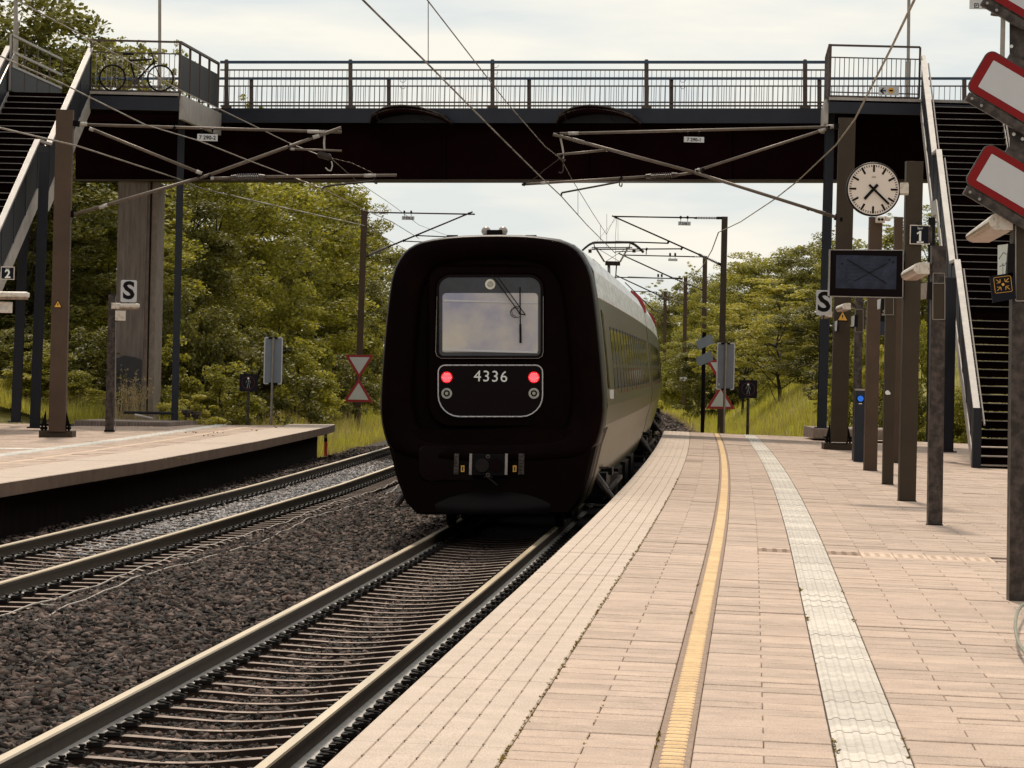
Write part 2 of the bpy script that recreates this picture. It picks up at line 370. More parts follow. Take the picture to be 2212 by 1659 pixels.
# stones: real chips, one object per kind of patch
def chips(name, XY, Z, size, m, label):
    k = len(XY)
    base = np.array([(-1, -1, -1), (1, -1, -1), (1, 1, -1), (-1, 1, -1), (-1, -1, 1), (1, -1, 1), (1, 1, 1), (-1, 1, 1)], float)
    Vt = np.repeat(base[None], k, 0) * (1 + rng.uniform(-.55, .25, (k, 8, 3)))
    s = size[:, None] * rng.uniform(.32, .62, (k, 3)) ; s[:, 2] *= .62; s *= rng.uniform(.7, 1.25, (k, 1))
    Vt = Vt * s[:, None, :]
    a, b, c = rng.uniform(0, 6.28, (3, k)); b = b * .18 - .56; c = c * .18 - .56
    ca, sa, cb, sb, cc, sc = np.cos(a), np.sin(a), np.cos(b), np.sin(b), np.cos(c), np.sin(c)
    x, y, z = Vt[..., 0], Vt[..., 1], Vt[..., 2]
    y, z = y * cb[:, None] - z * sb[:, None], y * sb[:, None] + z * cb[:, None]
    x, z = x * cc[:, None] - z * sc[:, None], x * sc[:, None] + z * cc[:, None]
    x, y = x * ca[:, None] - y * sa[:, None], x * sa[:, None] + y * ca[:, None]
    Vt = np.stack([x + XY[:, 0:1], y + XY[:, 1:2], z + Z[:, None]], -1).reshape(-1, 3)
    q = np.array([(0, 3, 2, 1), (4, 5, 6, 7), (0, 1, 5, 4), (1, 2, 6, 5), (2, 3, 7, 6), (3, 0, 4, 7)])
    Fc = (q[None] + (np.arange(k) * 8)[:, None, None]).reshape(-1, 4)
    o = npobj(name, Vt, Fc, m); o['kind'] = 'stuff'; o['label'] = label
    return o
cxv = np.vectorize(cx)
def field(n, z0, z1, o0, o1, hf, s0, s1, far=0.0, offbase=None):
    z = z0 + (z1 - z0) * rng.uniform(0, 1, n) ** 1.25; o_ = rng.uniform(o0, o1, n)
    X = cxv(z) + o_ - (.011 * np.maximum(0, z - 60) if o1 < -2 else 0)
    h = np.vectorize(hf)(z, o_)
    return np.stack([X, z], 1), h, rng.uniform(s0, s1, n)
def bedh(z, o_): return float(np.interp(o_, [p[0] for p in prof], [p[1] for p in prof]))
def crib(z, o_):   # lower between the sleepers
    return -.775
A = field(64000, 15.5, 62, -3.72, -.84, lambda z, o_: bedh(z, o_) + random.uniform(-.008, .034), .036, .082)
chips('ballast_stones', *A, m_stone, 'dark brown ballast stones heaped between the two tracks')
B = field(24000, 16.0, 46, -.68, .68, lambda z, o_: crib(z, o_) + random.uniform(-.01, .008), .03, .055)
chips('ballast_stones', *B, m_stone, 'ballast stones between the sleepers of the near track')
B2 = field(6000, 14.0, 46, .84, 1.55, lambda z, o_: -.785 + random.uniform(-.01, .02), .03, .06)
chips('ballast_stones', *B2, m_stone, 'ballast stones under the edge of the near platform')
C = field(19000, 30, 92, -5.25, -3.9, lambda z, o_: crib(z, o_) + random.uniform(-.012, .012), .032, .065)
sel = (np.abs(C[0][:, 1] - 63) < 17 + rng.uniform(-6, 6, len(C[2])))
chips('ballast_stones', C[0][~sel], C[1][~sel], C[2][~sel], m_stone, 'ballast stones between the rails of the far track')
chips('pale_ballast_stones', C[0][sel], C[1][sel] + .02, C[2][sel], m_stone2, 'pale grey ballast patch between the rails of the far track')
D = field(9000, 38, 100, -6.9, -5.4, lambda z, o_: bedh(z, o_) + random.uniform(-.01, .03), .035, .08)
chips('ballast_stones', *D, m_stone, 'ballast stones along the foot of the far platform')
E = field(7000, 91, 260, 1.2, 3.3, lambda z, o_: -.77 - .28 * max(0, o_ - 2.1) + random.uniform(-.01, .05), .07, .16)
chips('ballast_stones', *E, m_stone, 'ballast shoulder beside the train beyond the near platform')

# ================================================================ TRACKS
def strip(prof2, fx, z0, z1, step, mi=0, caps=True, mb=None, hfun=None):
    """cross section (lateral, height) swept along the line x = fx(z)"""
    mb = mb or MB(); n = max(2, int((z1 - z0) / step) + 1); loops = []
    for i in range(n):
        z = z0 + (z1 - z0) * i / (n - 1); t = head(z); x = fx(z); hh = hfun(z) if hfun else 0
        loops.append([Vector((x + a * math.cos(t), z - a * math.sin(t), b + hh)) for a, b in prof2])
    return mb.loft(loops, caps, caps, mi)
def rail(name, fx, z0, z1, parent, cant):
    mb = MB(); h = RT + cant
    strip([(-.036, h - .012), (-.030, h), (.030, h), (.036, h - .012)], fx, z0, z1, 3, 0, True, mb)       # head
    strip([(-.036, h - .040), (-.036, h - .0125), (.036, h - .0125), (.036, h - .040), (.009, h - .052), (.009, h - .135), (-.009, h - .135), (-.009, h - .052)], fx, z0, z1, 3, 1, True, mb)
    strip([(-.075, h - .160), (-.075, h - .150), (-.012, h - .1352), (.012, h - .1352), (.075, h - .150), (.075, h - .160)], fx, z0, z1, 3, 2, True, mb)
    return obj(name, mb, [m_railtop, m_railside, m_railfoot], parent)
# sleeper: ends high, waist low
mb = MB(); loops = []
for x, w, h in [(-1.25, .13, -.19), (-1.2, .145, -.165), (-.95, .15, -.160), (-.55, .145, -.162), (-.38, .125, -.185), (-.18, .11, -.202), (0, .11, -.206), (.18, .11, -.202), (.38, .125, -.185), (.55, .145, -.162), (.95, .15, -.160), (1.2, .145, -.165), (1.25, .13, -.19)]:
    h = h + (.010 if h < -.18 else 0); loops.append([Vector((x, -w * .5, -.30)), Vector((x, w * .5, -.30)), Vector((x, w * .42, h)), Vector((x, -w * .42, h))])
mb.loft(loops)
mb.m = [(0 if f_[0] % 4 == 2 else 1) for f_ in mb.f]  # tops pale concrete, sides and ends a much darker brown
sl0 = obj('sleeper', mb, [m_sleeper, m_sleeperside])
fs = MB()                       # rail fastening: angled guide plate and w-shaped spring clip with its screw
fs.cbox((0, 0, .012), (.10, .15, .024), .006)
fs.tube((-.03, 0, .02), (-.03, 0, .062), .016, 6); fs.tube((-.03, 0, .062), (-.03, 0, .075), .024, 6)
fs.path([(-.055, -.055, .03), (.03, -.06, .045), (.035, -.02, .04), (-.02, -.018, .04), (-.02, .018, .04), (.035, .02, .04), (.03, .06, .045), (-.055, .055, .03)], .0085, 5)
fa0 = obj('fastening', fs, m_clip)
def track(label, fx, z0s, n, sides, rz0, rz1, cant):
    t = thing('railway_track', label, 'railway track', (fx(z0s), z0s, RT), group='railway tracks')
    for sgn in (-1, 1):
        rail('rail', lambda z, s_=sgn: fx(z) + s_ * .7525 / math.cos(head(z)), rz0, rz1, t, sgn * cant)
    for i in range(n):
        z = z0s + i * .6; a = -head(z)
        s_ = copy1(sl0, t); s_.location = Vector((fx(z), z, RT)) - wloc(t); s_.rotation_euler = (0, -cant / .75, a)
        for off, fl in sides:
            f_ = copy1(fa0, s_); f_.location = (off, random.uniform(-.01, .01), -.160); f_.rotation_euler = (0, 0, fl)
    return t
def sd4(o_): return [(-.7525 + o_, 0), (.7525 - o_, math.pi), (-.7525 - o_, math.pi), (.7525 + o_, 0)]
q = .125
track('near railway track running under the black train beside the near platform', cx, 16.75, 52, [(-.7525 + q, math.pi), (.7525 - q, 0), (.7525 + q, math.pi), (-.7525 - q, 0)], 12, 330, .022)
track('empty far railway track between the ballast and the far platform', lx, 31.2, 100, [(-.7525 + q, math.pi), (.7525 - q, 0), (.7525 + q, math.pi)], 28, 330, .02)
bpy.data.objects.remove(sl0); bpy.data.objects.remove(fa0)
# signal cables lying beside the far track
def lay(name, pts, r, m, label, cat, group=None, n=6):
    mb = MB(); mb.path(pts, r, n); o = obj(name, mb, m, loc=pts[0]); return tag(o, label, cat, group)
for k, (o0, lab, amp) in enumerate([(-3.38, 'pale cable lying nearest the far track rail on the ballast', .06), (-3.02, 'second pale cable looping over the ballast further from the far track', .11)]):
    pts = [Vector((cx(z) + o0 - .008 * max(0, z - 60) + amp * math.sin(z * .42 + k * 2) + .22 * amp * math.sin(z * 1.3 + k), z, -.688 + .010 * math.sin(z * 3))) for z in np.arange(30, 76, .5)]
    lay('track_cable', pts, .011, m_wire, lab, 'cable', 'cables beside the far track')
for (z, ln, w_) in [(32.3, .62, 'nearest the left picture edge'), (36.6, .55, 'second from the left picture edge'), (40.6, .5, 'third from the left picture edge'), (45.8, .5, 'second nearest to the train'), (52.5, .45, 'nearest to the train')]:
    a = Vector((cx(z) - 3.42, z, -.70)); lay('cable_strap', [a, a + Vector((ln, -.15, -.01))], .012, m_wire, 'pale strap across the ballast cables, ' + w_, 'metal strap', 'straps across the ballast cables')

# ================================================================ PLATFORMS
def tile_geo(mb, f, s0, s1, o0, o1, top=0.0, bot=-.035, g_=.0035, bev=.006, dz=0.0, tl=0.0):
    """one paving stone between lengths s0..s1 and offsets o0..o1 on the surface f(s, off, h)"""
    s0 += g_; s1 -= g_; o0 += min(g_, .0018); o1 -= min(g_, .0018)
    a = [f(s0, o0, bot), f(s0, o1, bot), f(s1, o1, bot), f(s1, o0, bot)]
    bo = min(bev, .004)
    b = [f(s0, o0, top + dz - bev * .7 - tl), f(s0, o1, top + dz - bev * .7 - tl), f(s1, o1, top + dz - bev * .7 + tl), f(s1, o0, top + dz - bev * .7 + tl)]
    c = [f(s0 + bev, o0 + bo, top + dz - tl), f(s0 + bev, o1 - bo, top + dz - tl), f(s1 - bev, o1 - bo, top + dz + tl), f(s1 - bev, o0 + bo, top + dz + tl)]
    k = [(i, (i + 1) % 4, 4 + (i + 1) % 4, 4 + i) for i in range(4)] + [(4 + i, 4 + (i + 1) % 4, 8 + (i + 1) % 4, 8 + i) for i in range(4)] + [(8, 9, 10, 11)]
    mb.add(a + b + c, k)
def stuffpart(name, mb, m, parent):
    o = obj(name, mb, m, parent); o['kind'] = 'stuff'; return o
def slab(mb, f, s0, s1, o0, o1, ng, sg, thick, lipdir=1):
    """edge slab with lengthwise grooves"""
    w = o1 - o0; pr = [(o0, -thick), (o0, -.010), (o0 + .010 * lipdir, 0)]
    for i in range(1, ng + 1):
        c = o0 + w * i / (ng + 1) ; pr += [(c - .006, 0), (c - .002, -.008), (c + .002, -.008), (c + .006, 0)]
    pr += [(o1 - .008 * lipdir, 0), (o1, -.008), (o1, -thick)]
    n = max(1, int(round((s1 - s0) / sg))); L = []
    dz = random.uniform(-.002, .002)
    for i in range(n + 1):
        s = s0 + (s1 - s0) * i / n; L.append([f(s, a, b + dz) for a, b in pr])
    mb.loft(L)
# --- near platform
plat = MB()
L = []
for s in [9 + i * 3 for i in range(28)] + [92.4]:
    L.append([TP(s, 2.05, -1.3), TP(s, 16.5, -1.3), TP(s, 16.5, -.036), TP(s, 2.05, -.036)])
plat.loft(L)
pl = struct(obj('platform', plat, m_bed)); pl['label'] = 'paved near platform on the right with a grooved concrete edge'
w_ = MB(); w_.loft([[TP(s, 2.0, -1.3), TP(s, 2.049, -1.3), TP(s, 2.049, -.17), TP(s, 2.0, -.17)] for s in [9 + i * 3 for i in range(28)] + [92.5]])
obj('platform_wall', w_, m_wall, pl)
s = 18.3 - 3.15 * 2; k = 0
while s < 92:
    mb = MB(); gap = .016 if (k % 3 == 2) else .003
    slab(mb, TP, s + gap, min(92.5, s + 3.15) - .002, 1.62, 2.32, 5, .8, .16); obj('edge_slab', mb, m_slab, pl); s += 3.15; k += 1
dots = MB()
for i in range(170):
    s = 12.1 + i * .63
    if s > 60: break
    for j in range(1, 6):
        c = 1.62 + .70 * j / 6; dots.add([TP(s - .022, c, .0015), TP(s, c + .010, .0015), TP(s + .022, c, .0015), TP(s, c - .010, .0015)], [(0, 1, 2, 3)])
stuffpart('drain_dimples', dots, m_bed, pl)
tiles = []                      # running bond of 63 x 30 cm stones: (length start, offset, width)
for i in range(-6, 262):
    s0 = 14.45 + .3 * i
    for base in (2.325, 3.125):
        tiles += [(s0, base, .63)] if i % 2 else [(s0, base, .315), (s0, base + .315, .315)]
    if i % 2: tiles.append((s0, 4.10, .315))
    tiles += [(s0, 4.10 + (.315 if i % 2 else 0) + .63 * j, .63) for j in range(19)]
tiles = [t for t in tiles if t[0] < 92.0 and not (32.05 < t[0] + .15 < 33.25 and 3.1 < t[1] < 5.6)]
def seen(s, c):
    p = TP(s + .15, c + .15); v = p - CAM; x = v.dot(cr) / v.dot(fwd) * F; y = -v.dot(cu) / v.dot(fwd) * F
    return -1600 < x < 1700 and y < 1000
def inframe(t):
    p = TP(t[0] + .15, t[1] + .15); v = p - CAM; return v.dot(cr) / v.dot(fwd) * F < 1110 and -v.dot(cu) / v.dot(fwd) * F < 835
tiles = sorted([t for t in tiles if seen(t[0], t[1])], key=lambda t: (not inframe(t), t[0]))
tb = []
for i, (s0, c, w) in enumerate(tiles):
    dz, tl = random.gauss(0, .0017), random.gauss(0, .0011); gg = random.choice((.003, .004, .0055, .009))
    if i < 290:
        mb = MB(); tile_geo(mb, TP, s0, s0 + .3, c, c + w, dz=dz, tl=tl, g_=gg); obj('paving_stone', mb, m_tile, pl)
    else:
        if not tb: tb.append(MB())
        tile_geo(tb[0], TP, s0, s0 + .3, c, c + w, dz=dz, tl=tl, g_=gg if s0 < 45 else gg + .0015)
stuffpart('paving_stones', tb[0], m_tile, pl)
# fill stones round the cross band
mb = MB(); y = 32.36
for j, c in enumerate([3.44] + [4.10 + .315 * k for k in range(5)]):
    for a, b in ((32.15, 32.5), (33.1, 33.35)):
        tile_geo(mb, TP, a, b, c, c + .315)
for a, b in ((32.15, 32.5), (32.5, 32.8), (32.8, 33.1), (33.1, 33.35)): tile_geo(mb, TP, a, b, 3.125, 3.44)
stuffpart('cut_paving_stones', mb, m_tile, pl)
# cross band of studded tiles
for j, c in enumerate([3.44] + [4.10 + .315 * k for k in range(5)]):
    mb = MB(); tile_geo(mb, TP, 32.5, 33.1, c, c + .315)
    for a in range(4):
        for b in range(3):
            q0 = TP(32.58 + a * .14, c + .06 + b * .097, 0); mb.tube(q0, q0 + Vector((0, 0, .008)), .028, 8, .018)
    obj('studded_tile', mb, m_ybase if j < 2 else m_band, pl)
# yellow ribbed strip
rib = MB()
for i in range(262):
    s0 = 13.4 + .3 * i
    if s0 > 91.8: break
    mb = MB(); tile_geo(mb, TP, s0, s0 + .3, 2.956, 3.124, top=-.004, g_=.001)
    m2 = 0
    for k_ in range(2):
        a = s0 + .018 + k_ * .145
        v = [TP(a, 2.990, -.0035), TP(a, 3.094, -.0035), TP(a + .088, 3.094, -.0035), TP(a + .088, 2.990, -.0035),
             TP(a + .022, 3.002, .003), TP(a + .022, 3.082, .003), TP(a + .066, 3.082, .003), TP(a + .066, 3.002, .003)]
        mb.hexa(v, 1)
    obj('ribbed_tile', mb, [m_ybase, m_yel], pl)
# white guiding strip with four lengthwise ribs
for i in range(132):
    s0 = 13.2 + .6 * i
    if s0 > 91.5: break
    mb = MB(); o0, o1 = 3.762, 4.094; n = 16; pr = [(o0, -.035), (o0, -.004)]
    for k_ in range(4):
        c = o0 + .04 + k_ * .0793
        pr += [(c - .022, 0), (c - .010, .0085), (c + .010, .0085), (c + .022, 0)]
    pr += [(o1, -.004), (o1, -.035)]
    dz = random.gauss(0, .0012)
    mb.loft([[TP(s, a, b + dz) for a, b in pr] for s in (s0 + .003, s0 + .297)]); 
    mb.loft([[TP(s, a, b - dz) for a, b in pr] for s in (s0 + .303, s0 + .597)])
    obj('guiding_tile', mb, m_tact, pl)
# moss tufts in the joints
ms = MB()
def tuft(p, r):
    for _ in range(7):
        a = random.uniform(0, 6.28); d = Vector((math.cos(a), math.sin(a), 0)) * r * random.uniform(.2, 1)
        t = Vector((-d.y, d.x, 0)).normalized() * r * .3
        ms.add([p + d * .2 - t, p + d * .2 + t, p + d + Vector((0, 0, r * random.uniform(.2, .7)))], [(0, 1, 2)])
for _ in range(520): s = 13 + 40 * random.random() ** 1.5; tuft(TP(s, 2.322 + random.gauss(0, .006), 0), random.uniform(.006, .022))
for _ in range(26): s = random.choice([15.2, 15.8, 16.4, 17.0, 17.6, 24, 30, 33]) + random.gauss(0, .25); tuft(TP(s, 2.64 + random.gauss(0, .006), 0), random.uniform(.006, .018))
for _ in range(60): s = 14 + 30 * random.random(); tuft(TP(s, random.choice([2.958, 3.124, 3.765, 4.096]) + random.gauss(0, .004), 0), random.uniform(.004, .013))
for _ in range(60): s = random.choice([16.0, 15.6, 27, 24]) + random.gauss(0, .12); tuft(TP(s, random.choice([3.766, 4.094, 2.958]) + random.gauss(0, .006), 0), random.uniform(.012, .024))
struct(obj('joint_moss', ms, m_moss), 'stuff')['label'] = 'small moss tufts growing in the platform joints'

# --- far platform
def LP(s, off, h=0.0): return Vector((ledge(s) - off, s, h - FALL * off))
pb = MB(); L = []
ss = [33, 38, 44, 50, 55.3, 62, 70, 78, 84, 88.5]
for s in ss: L.append([LP(s, .42, -1.3), LP(s, 17, -1.3), LP(s, 17, -.036), LP(s, .42, -.036)])
pb.loft(L)
fp = struct(obj('platform', pb, m_bed)); fp['label'] = 'far platform on the left with a dark wall under its overhanging edge'
w_ = MB(); w_.loft([[LP(s, .36, -1.3), LP(s, .419, -1.3), LP(s, .419, -.2), LP(s, .36, -.2)] for s in ss])
w_.loft([[LP(88.55, .36, -1.3), LP(88.55, 17, -1.3), LP(88.55, 17, -.2), LP(88.55, .36, -.2)], [LP(88.7, .36, -1.3), LP(88.7, 17, -1.3), LP(88.7, 17, -.2), LP(88.7, .36, -.2)]])
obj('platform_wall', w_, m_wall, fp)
s = 33.6
while s < 89:
    mb = MB(); slab(mb, LP, s + .012, min(90.3, s + 4.2) - .002, 0, 1.22, 8, 1.4, .19)
    es = obj('edge_slab', mb, m_slab, fp)
    mb = MB(); e1 = min(90.3, s + 4.2); mb.loft([[LP(q_, -.004, -.188), LP(q_, -.001, -.188), LP(q_, -.001, -.012), LP(q_, -.004, -.012)] for q_ in [s + .012 + (e1 - .002 - s - .012) * k_ / max(1, int(round((e1 - .002 - s - .012) / 1.4))) for k_ in range(max(1, int(round((e1 - .002 - s - .012) / 1.4))) + 1)]]); obj('shaded_face', mb, m_lip, es); s += 4.2  # thin brown front plate: shade on the slab front put into its colour
lt = []
for i in range(186):
    s0 = 33 + .3 * i
    for base in (1.225, 2.03): lt += [(s0, base, .63)] if i % 2 else [(s0, base, .315), (s0, base + .315, .315)]
    if i % 2: lt.append((s0, 3.0, .315))
    lt += [(s0, 3.0 + (.315 if i % 2 else 0) + .63 * j, .63) for j in range(22)]
lt = [t for t in lt if t[0] < 88.1 and not (61.5 < t[0] + .15 < 62.4 and 2.9 < t[1] < 8)]
def seenl(s, c):
    p = LP(s + .3, c + .15); v = p - CAM; x = v.dot(cr) / v.dot(fwd) * F
    return x > -1600
lt = sorted([t for t in lt if seenl(t[0], t[1])]); big = MB()
for i, (s0, c, w) in enumerate(lt):
    if i < 280: mb = MB(); tile_geo(mb, LP, s0, s0 + .3, c, c + w, dz=random.gauss(0, .003)); obj('paving_stone', mb, m_tile, fp)
    else: tile_geo(big, LP, s0, s0 + .3, c, c + w, dz=random.gauss(0, .003), g_=.004)
stuffpart('paving_stones', big, m_tile, fp)
for i in range(92):
    s0 = 33 + .6 * i
    mb = MB(); tile_geo(mb, LP, s0, s0 + .6, 1.86, 2.015)
    obj('ribbed_tile', mb, m_band, fp)
    mb = MB(); tile_geo(mb, LP, s0, s0 + .6, 2.67, 2.99, top=.006, bev=.012)
    for k_ in range(4): mb.bar(LP(s0 + .02, 2.71 + k_ * .08, .010), LP(s0 + .58, 2.71 + k_ * .08, .010), .035, .009)
    obj('guiding_tile', mb, m_whitestrip, fp)
for j in range(16):
    mb = MB(); tile_geo(mb, LP, 61.8, 62.25, 3.0 + .315 * j, 3.0 + .315 * (j + 1), top=.006); obj('guiding_tile', mb, m_whitestrip, fp)
ms = MB()
for u, v in [(374, 992), (380, 993), (845 * .5486, 942), (1140 * .348 + 20, 935), (471, 935), (552, 930), (598, 924), (608, 922)]:
    p = onleft(u, v)
    for _ in range(3): tuft(p + Vector((random.gauss(0, .12), random.gauss(0, .3), .0)), .05)
struct(obj('joint_weeds', ms, m_moss), 'stuff')['label'] = 'weeds sprouting between the stones of the far platform'
# ================================================================ TRAIN
LEAN = .030; ZF = 44.5
def TR(z, a, h):
    t = head(z); aa = a - LEAN * h + .05
    return Vector((cx(z) + aa * math.cos(t), z - aa * math.sin(t), RT + h + LEAN * a))
PR = [(0, 3.93), (.5, 3.915), (.87, 3.865), (1.06, 3.79), (1.185, 3.68), (1.31, 3.45), (1.365, 3.1), (1.41, 2.70), (1.455, 2.2), (1.49, 1.67), (1.46, 1.42), (1.375, 1.15), (1.275, .74), (1.16, .44), (1.02, .28), (.6, .26), (0, .26)]
FULL = PR + [(-a, h) for a, h in PR[-2:0:-1]]
RP = PR[:10] + [(1.455, 1.38), (1.37, 1.12), (1.15, .99), (.7, .95), (0, .94)]
RING = RP + [(-a, h) for a, h in RP[-2:0:-1]]
def round_poly(pts, it=1):
    for _ in range(it):
        q = []
        for a, b in zip(pts, pts[1:] + pts[:1]):
            q += [(a[0] * .75 + b[0] * .25, a[1] * .75 + b[1] * .25), (a[0] * .25 + b[0] * .75, a[1] * .25 + b[1] * .75)]
        pts = q
    return pts
RING = round_poly(RING, 1)
train = thing('train', 'black-faced multiple-unit train standing on the near track, number 4336 and two red tail lamps lit', 'train', TR(ZF, 0, 0))
def outline(z, pts, s=0.0, dz=0): return [TR(z + dz, a * (1 - .31 * s), 2.42 + (h - 2.42) * (1 - .215 * s)) for a, h in pts]
mb = MB(); mb.loft([outline(ZF, RING, s, d) for d, s in [(1.0, .012), (.5, 0), (.22, .004), (.09, .03), (.02, .085), (0, .16), (.0, .34), (.01, .62), (.05, .84), (.12, .97), (.22, 1.02)]])
mb.m = [0 if i_ < 4 * len(RING) or i_ >= 10 * len(RING) + 1 else 1 for i_ in range(len(mb.f))]
obj('rubber_rim', mb, [m_rubber, m_face], train, smooth=True)
mb = MB(); mb.loft([outline(ZF, RING, 1.005, .20), outline(ZF, RING, 1.005, .235)])
obj('cab_face', mb, m_face, train)
# lower fairing and skirt
LOW = [(1.455, 1.38), (1.375, 1.15), (1.275, .74), (1.16, .44), (1.03, .30)]
def lowloop(z, k, dz): return [TR(z + dz, a * k, h) for a, h in LOW] + [TR(z + dz, -a * k, h) for a, h in LOW[::-1]]
mb = MB(); mb.loft([lowloop(ZF, 1, 1.6), lowloop(ZF, 1, .35), lowloop(ZF, .985, .10), lowloop(ZF, .95, .03)])
obj('lower_fairing', mb, m_face, train, smooth=False)
mb = MB(); L = []
for i in range(17):
    a = -1 + i / 8; bow = .35 * abs(a) ** 2.6
    w1, w2, w3 = 1.21, 1.12, 1.02
    L.append([TR(ZF + .055 + bow, a * w1, .60), TR(ZF - .02 + bow, a * w2 * 1.02, .50), TR(ZF - .10 + bow, a * w2, .40), TR(ZF - .115 + bow, a * w3, .30), TR(ZF - .09 + bow, a * w3, .27), TR(ZF + .3 + bow, a * w3, .27), TR(ZF + .5 + bow, a * w1, .60)])
mb.loft(L); obj('skirt', mb, m_skirt, train, smooth=True)
# central door panel
def rr(u0, v0, u1, v1, rt, rb, n=6):
    pts = []
    for cx_, cy_, r, a0 in ((u1 - rt, v0 + rt, rt, -90), (u1 - rb, v1 - rb, rb, 0), (u0 + rb, v1 - rb, rb, 90), (u0 + rt, v0 + rt, rt, 180)):
        for i in range(n + 1):
            a = R(a0 + 90 * i / n); pts.append((cx_ + r * math.cos(a), cy_ + r * math.sin(a)))
    return pts
def pp(pts, z): return [P(u, v, z) for u, v in pts]
def panel(name, rect, z, t, m, parent=train, ch=1.5, smooth=False):
    u0, v0, u1, v1, rt, rb = rect
    a, b = rr(*rect), rr(u0 + ch, v0 + ch, u1 - ch, v1 - ch, max(.5, rt - ch), max(.5, rb - ch))
    mb = MB(); mb.loft([pp(a, z + t), pp(a, z + px(ch, z)), pp(b, z)]); return obj(name, mb, m, parent)
def frame_tube(name, rect, z, r, m, parent=train, gap=None):
    pts = pp(rr(*rect), z); pts.append(pts[0]); mb = MB(); mb.path(pts, r, 6); return obj(name, mb, m, parent)
panel('door_panel', (922, 571, 1192, 925, 36, 52), ZF + .155, .2, m_face, ch=6)
panel('windscreen_surround', (940, 590, 1177, 778, 34, 20), ZF + .112, .06, m_gloss, ch=3)
ws = panel('windscreen', (948, 599, 1168, 769, 25, 10), ZF + .105, .02, mat('windscreen_tinted_band', (.042, .042, .050), .12, var=.3, scale=4, spec=.3), ch=1)
m_blind = mat('windscreen_clear_part', (.62, .54, .44), .2, var=.3, scale=.9, col2=(.30, .29, .40), speck=.03, lo=.36, hi=.66, spec=.6)
panel('windscreen_pane', (955.5, 633, 1162.5, 761, 9, 4), ZF + .096, .008, m_blind, ws, ch=1)
mb = MB(); plate(mb, 957, 650, 1161, 654, ZF + .090, .004); obj('blind_bar', mb, m_signwhite, ws)
mb = MB(); plate(mb, 957, 756.5, 1161, 761, ZF + .090, .004); obj('lower_bar', mb, m_signwhite, ws)
mb = MB(); pts = pp([(942, 648)] + rr(941, 600, 1173.5, 774, 20, 13)[7:21] + [(941.5, 648)], ZF + .115)
pts = pp([(1173.5, 640), (1173.5, 760), (1171, 769), (1163, 774), (953, 774), (944, 769), (941, 760), (944, 640)], ZF + .115)
mb.path(pts, .0045, 5); obj('window_strip', mb, m_steel, train)
panel('hatch', (945.5, 787.5, 1173, 901.5, 16, 48), ZF + .115, .05, m_gloss, ch=2)
hs = frame_tube('hatch_strip', (946.5, 789, 1172, 900, 15, 46), ZF + .105, .0085, m_signwhite)
mb = MB()
for u in range(978, 1150, 17):
    for v in (789, 900): mb.tube(P(u, v, ZF + .098), P(u, v, ZF + .09), .005, 5)
obj('strip_rivets', mb, m_ink, hs)['kind'] = 'stuff'
text('lettering', '4336', P(1060, 814, ZF + .10), .205, m_txt, train, 1.0, bold=.0, sp=1.12)
def disc(mb, u, v, z, rpx, t, n=20, mi=0, r2=None):
    c = P(u, v, z); r = px(rpx, z); mb.tube(c + Vector((0, t, 0)), c, r, n, r if r2 is None else px(r2, z), mi); return c, r
for u in (965, 1153.3):
    mb = MB(); disc(mb, u, 815, ZF + .09, 12.3, .04); t_ = obj('tail_lamp', mb, m_led, train)
    mb = MB(); c = P(u, 815, ZF + .088)
    for i in range(-3, 4):
        for j in range(-4, 5):
            x, y = (i + .5 * (j % 2)) * 3.2, j * 2.7
            if x * x + y * y < 110: q = c + Vector((px(x, 45), 0, px(y, 45))); mb.tube(q, q - Vector((0, .004, 0)), .0052, 6)
    o = obj('diode', mb, m_ledhot, t_); o['kind'] = 'stuff'
    mb = MB(); disc(mb, u, 849.7, ZF + .09, 11.6, .05); disc(mb, u, 849.7, ZF + .085, 7, .01, mi=1); h_ = obj('white_lamp', mb, [m_lens, m_skirt], train)
    mb = MB(); disc(mb, u, 849.7, ZF + .08, 3.6, .01); obj('bulb', mb, m_lens, h_)
mb = MB(); disc(mb, 1059, 614, ZF + .098, 12.2, .05, r2=11); disc(mb, 1059, 614, ZF + .095, 6.6, .01, mi=1)
obj('top_lamp', mb, [mat('top_lamp_rim', (.75, .68, .58), .3, var=.1), m_lens], train)
wp = MB(); zW = ZF + .05
wp.bar(P(1062.4, 593, zW + .02), P(1122.4, 676, zW), .013, .013); wp.bar(P(1074, 596.7, zW + .02), P(1135, 680, zW), .012, .012)
wp.bar(P(1120, 677, zW), P(1135, 680.5, zW), .014, .014); wiper = obj('wiper', wp, m_ink, train)
wb = MB(); wb.bar(P(1123.3, 620, zW + .02), P(1123.6, 662, zW + .01), .012, .012); wb.bar(P(1123.6, 662, zW + .01), P(1124, 706, zW + .01), .02, .016); wb.bar(P(1124, 700, zW + .01), P(1124.5, 741, zW + .02), .026, .014)
obj('wiper_blade', wb, m_ink, wiper)
wb = MB(); wb.path(pp([(1123, 664), (1114, 662), (1106, 667), (1102, 674), (1104, 681), (1111, 686), (1121, 685)], zW), .005, 5)
wb.path(pp([(1121, 667), (1112, 665), (1105, 671), (1107, 680), (1115, 684)], zW), .004, 5); obj('washer_hose', wb, m_ink, wiper)
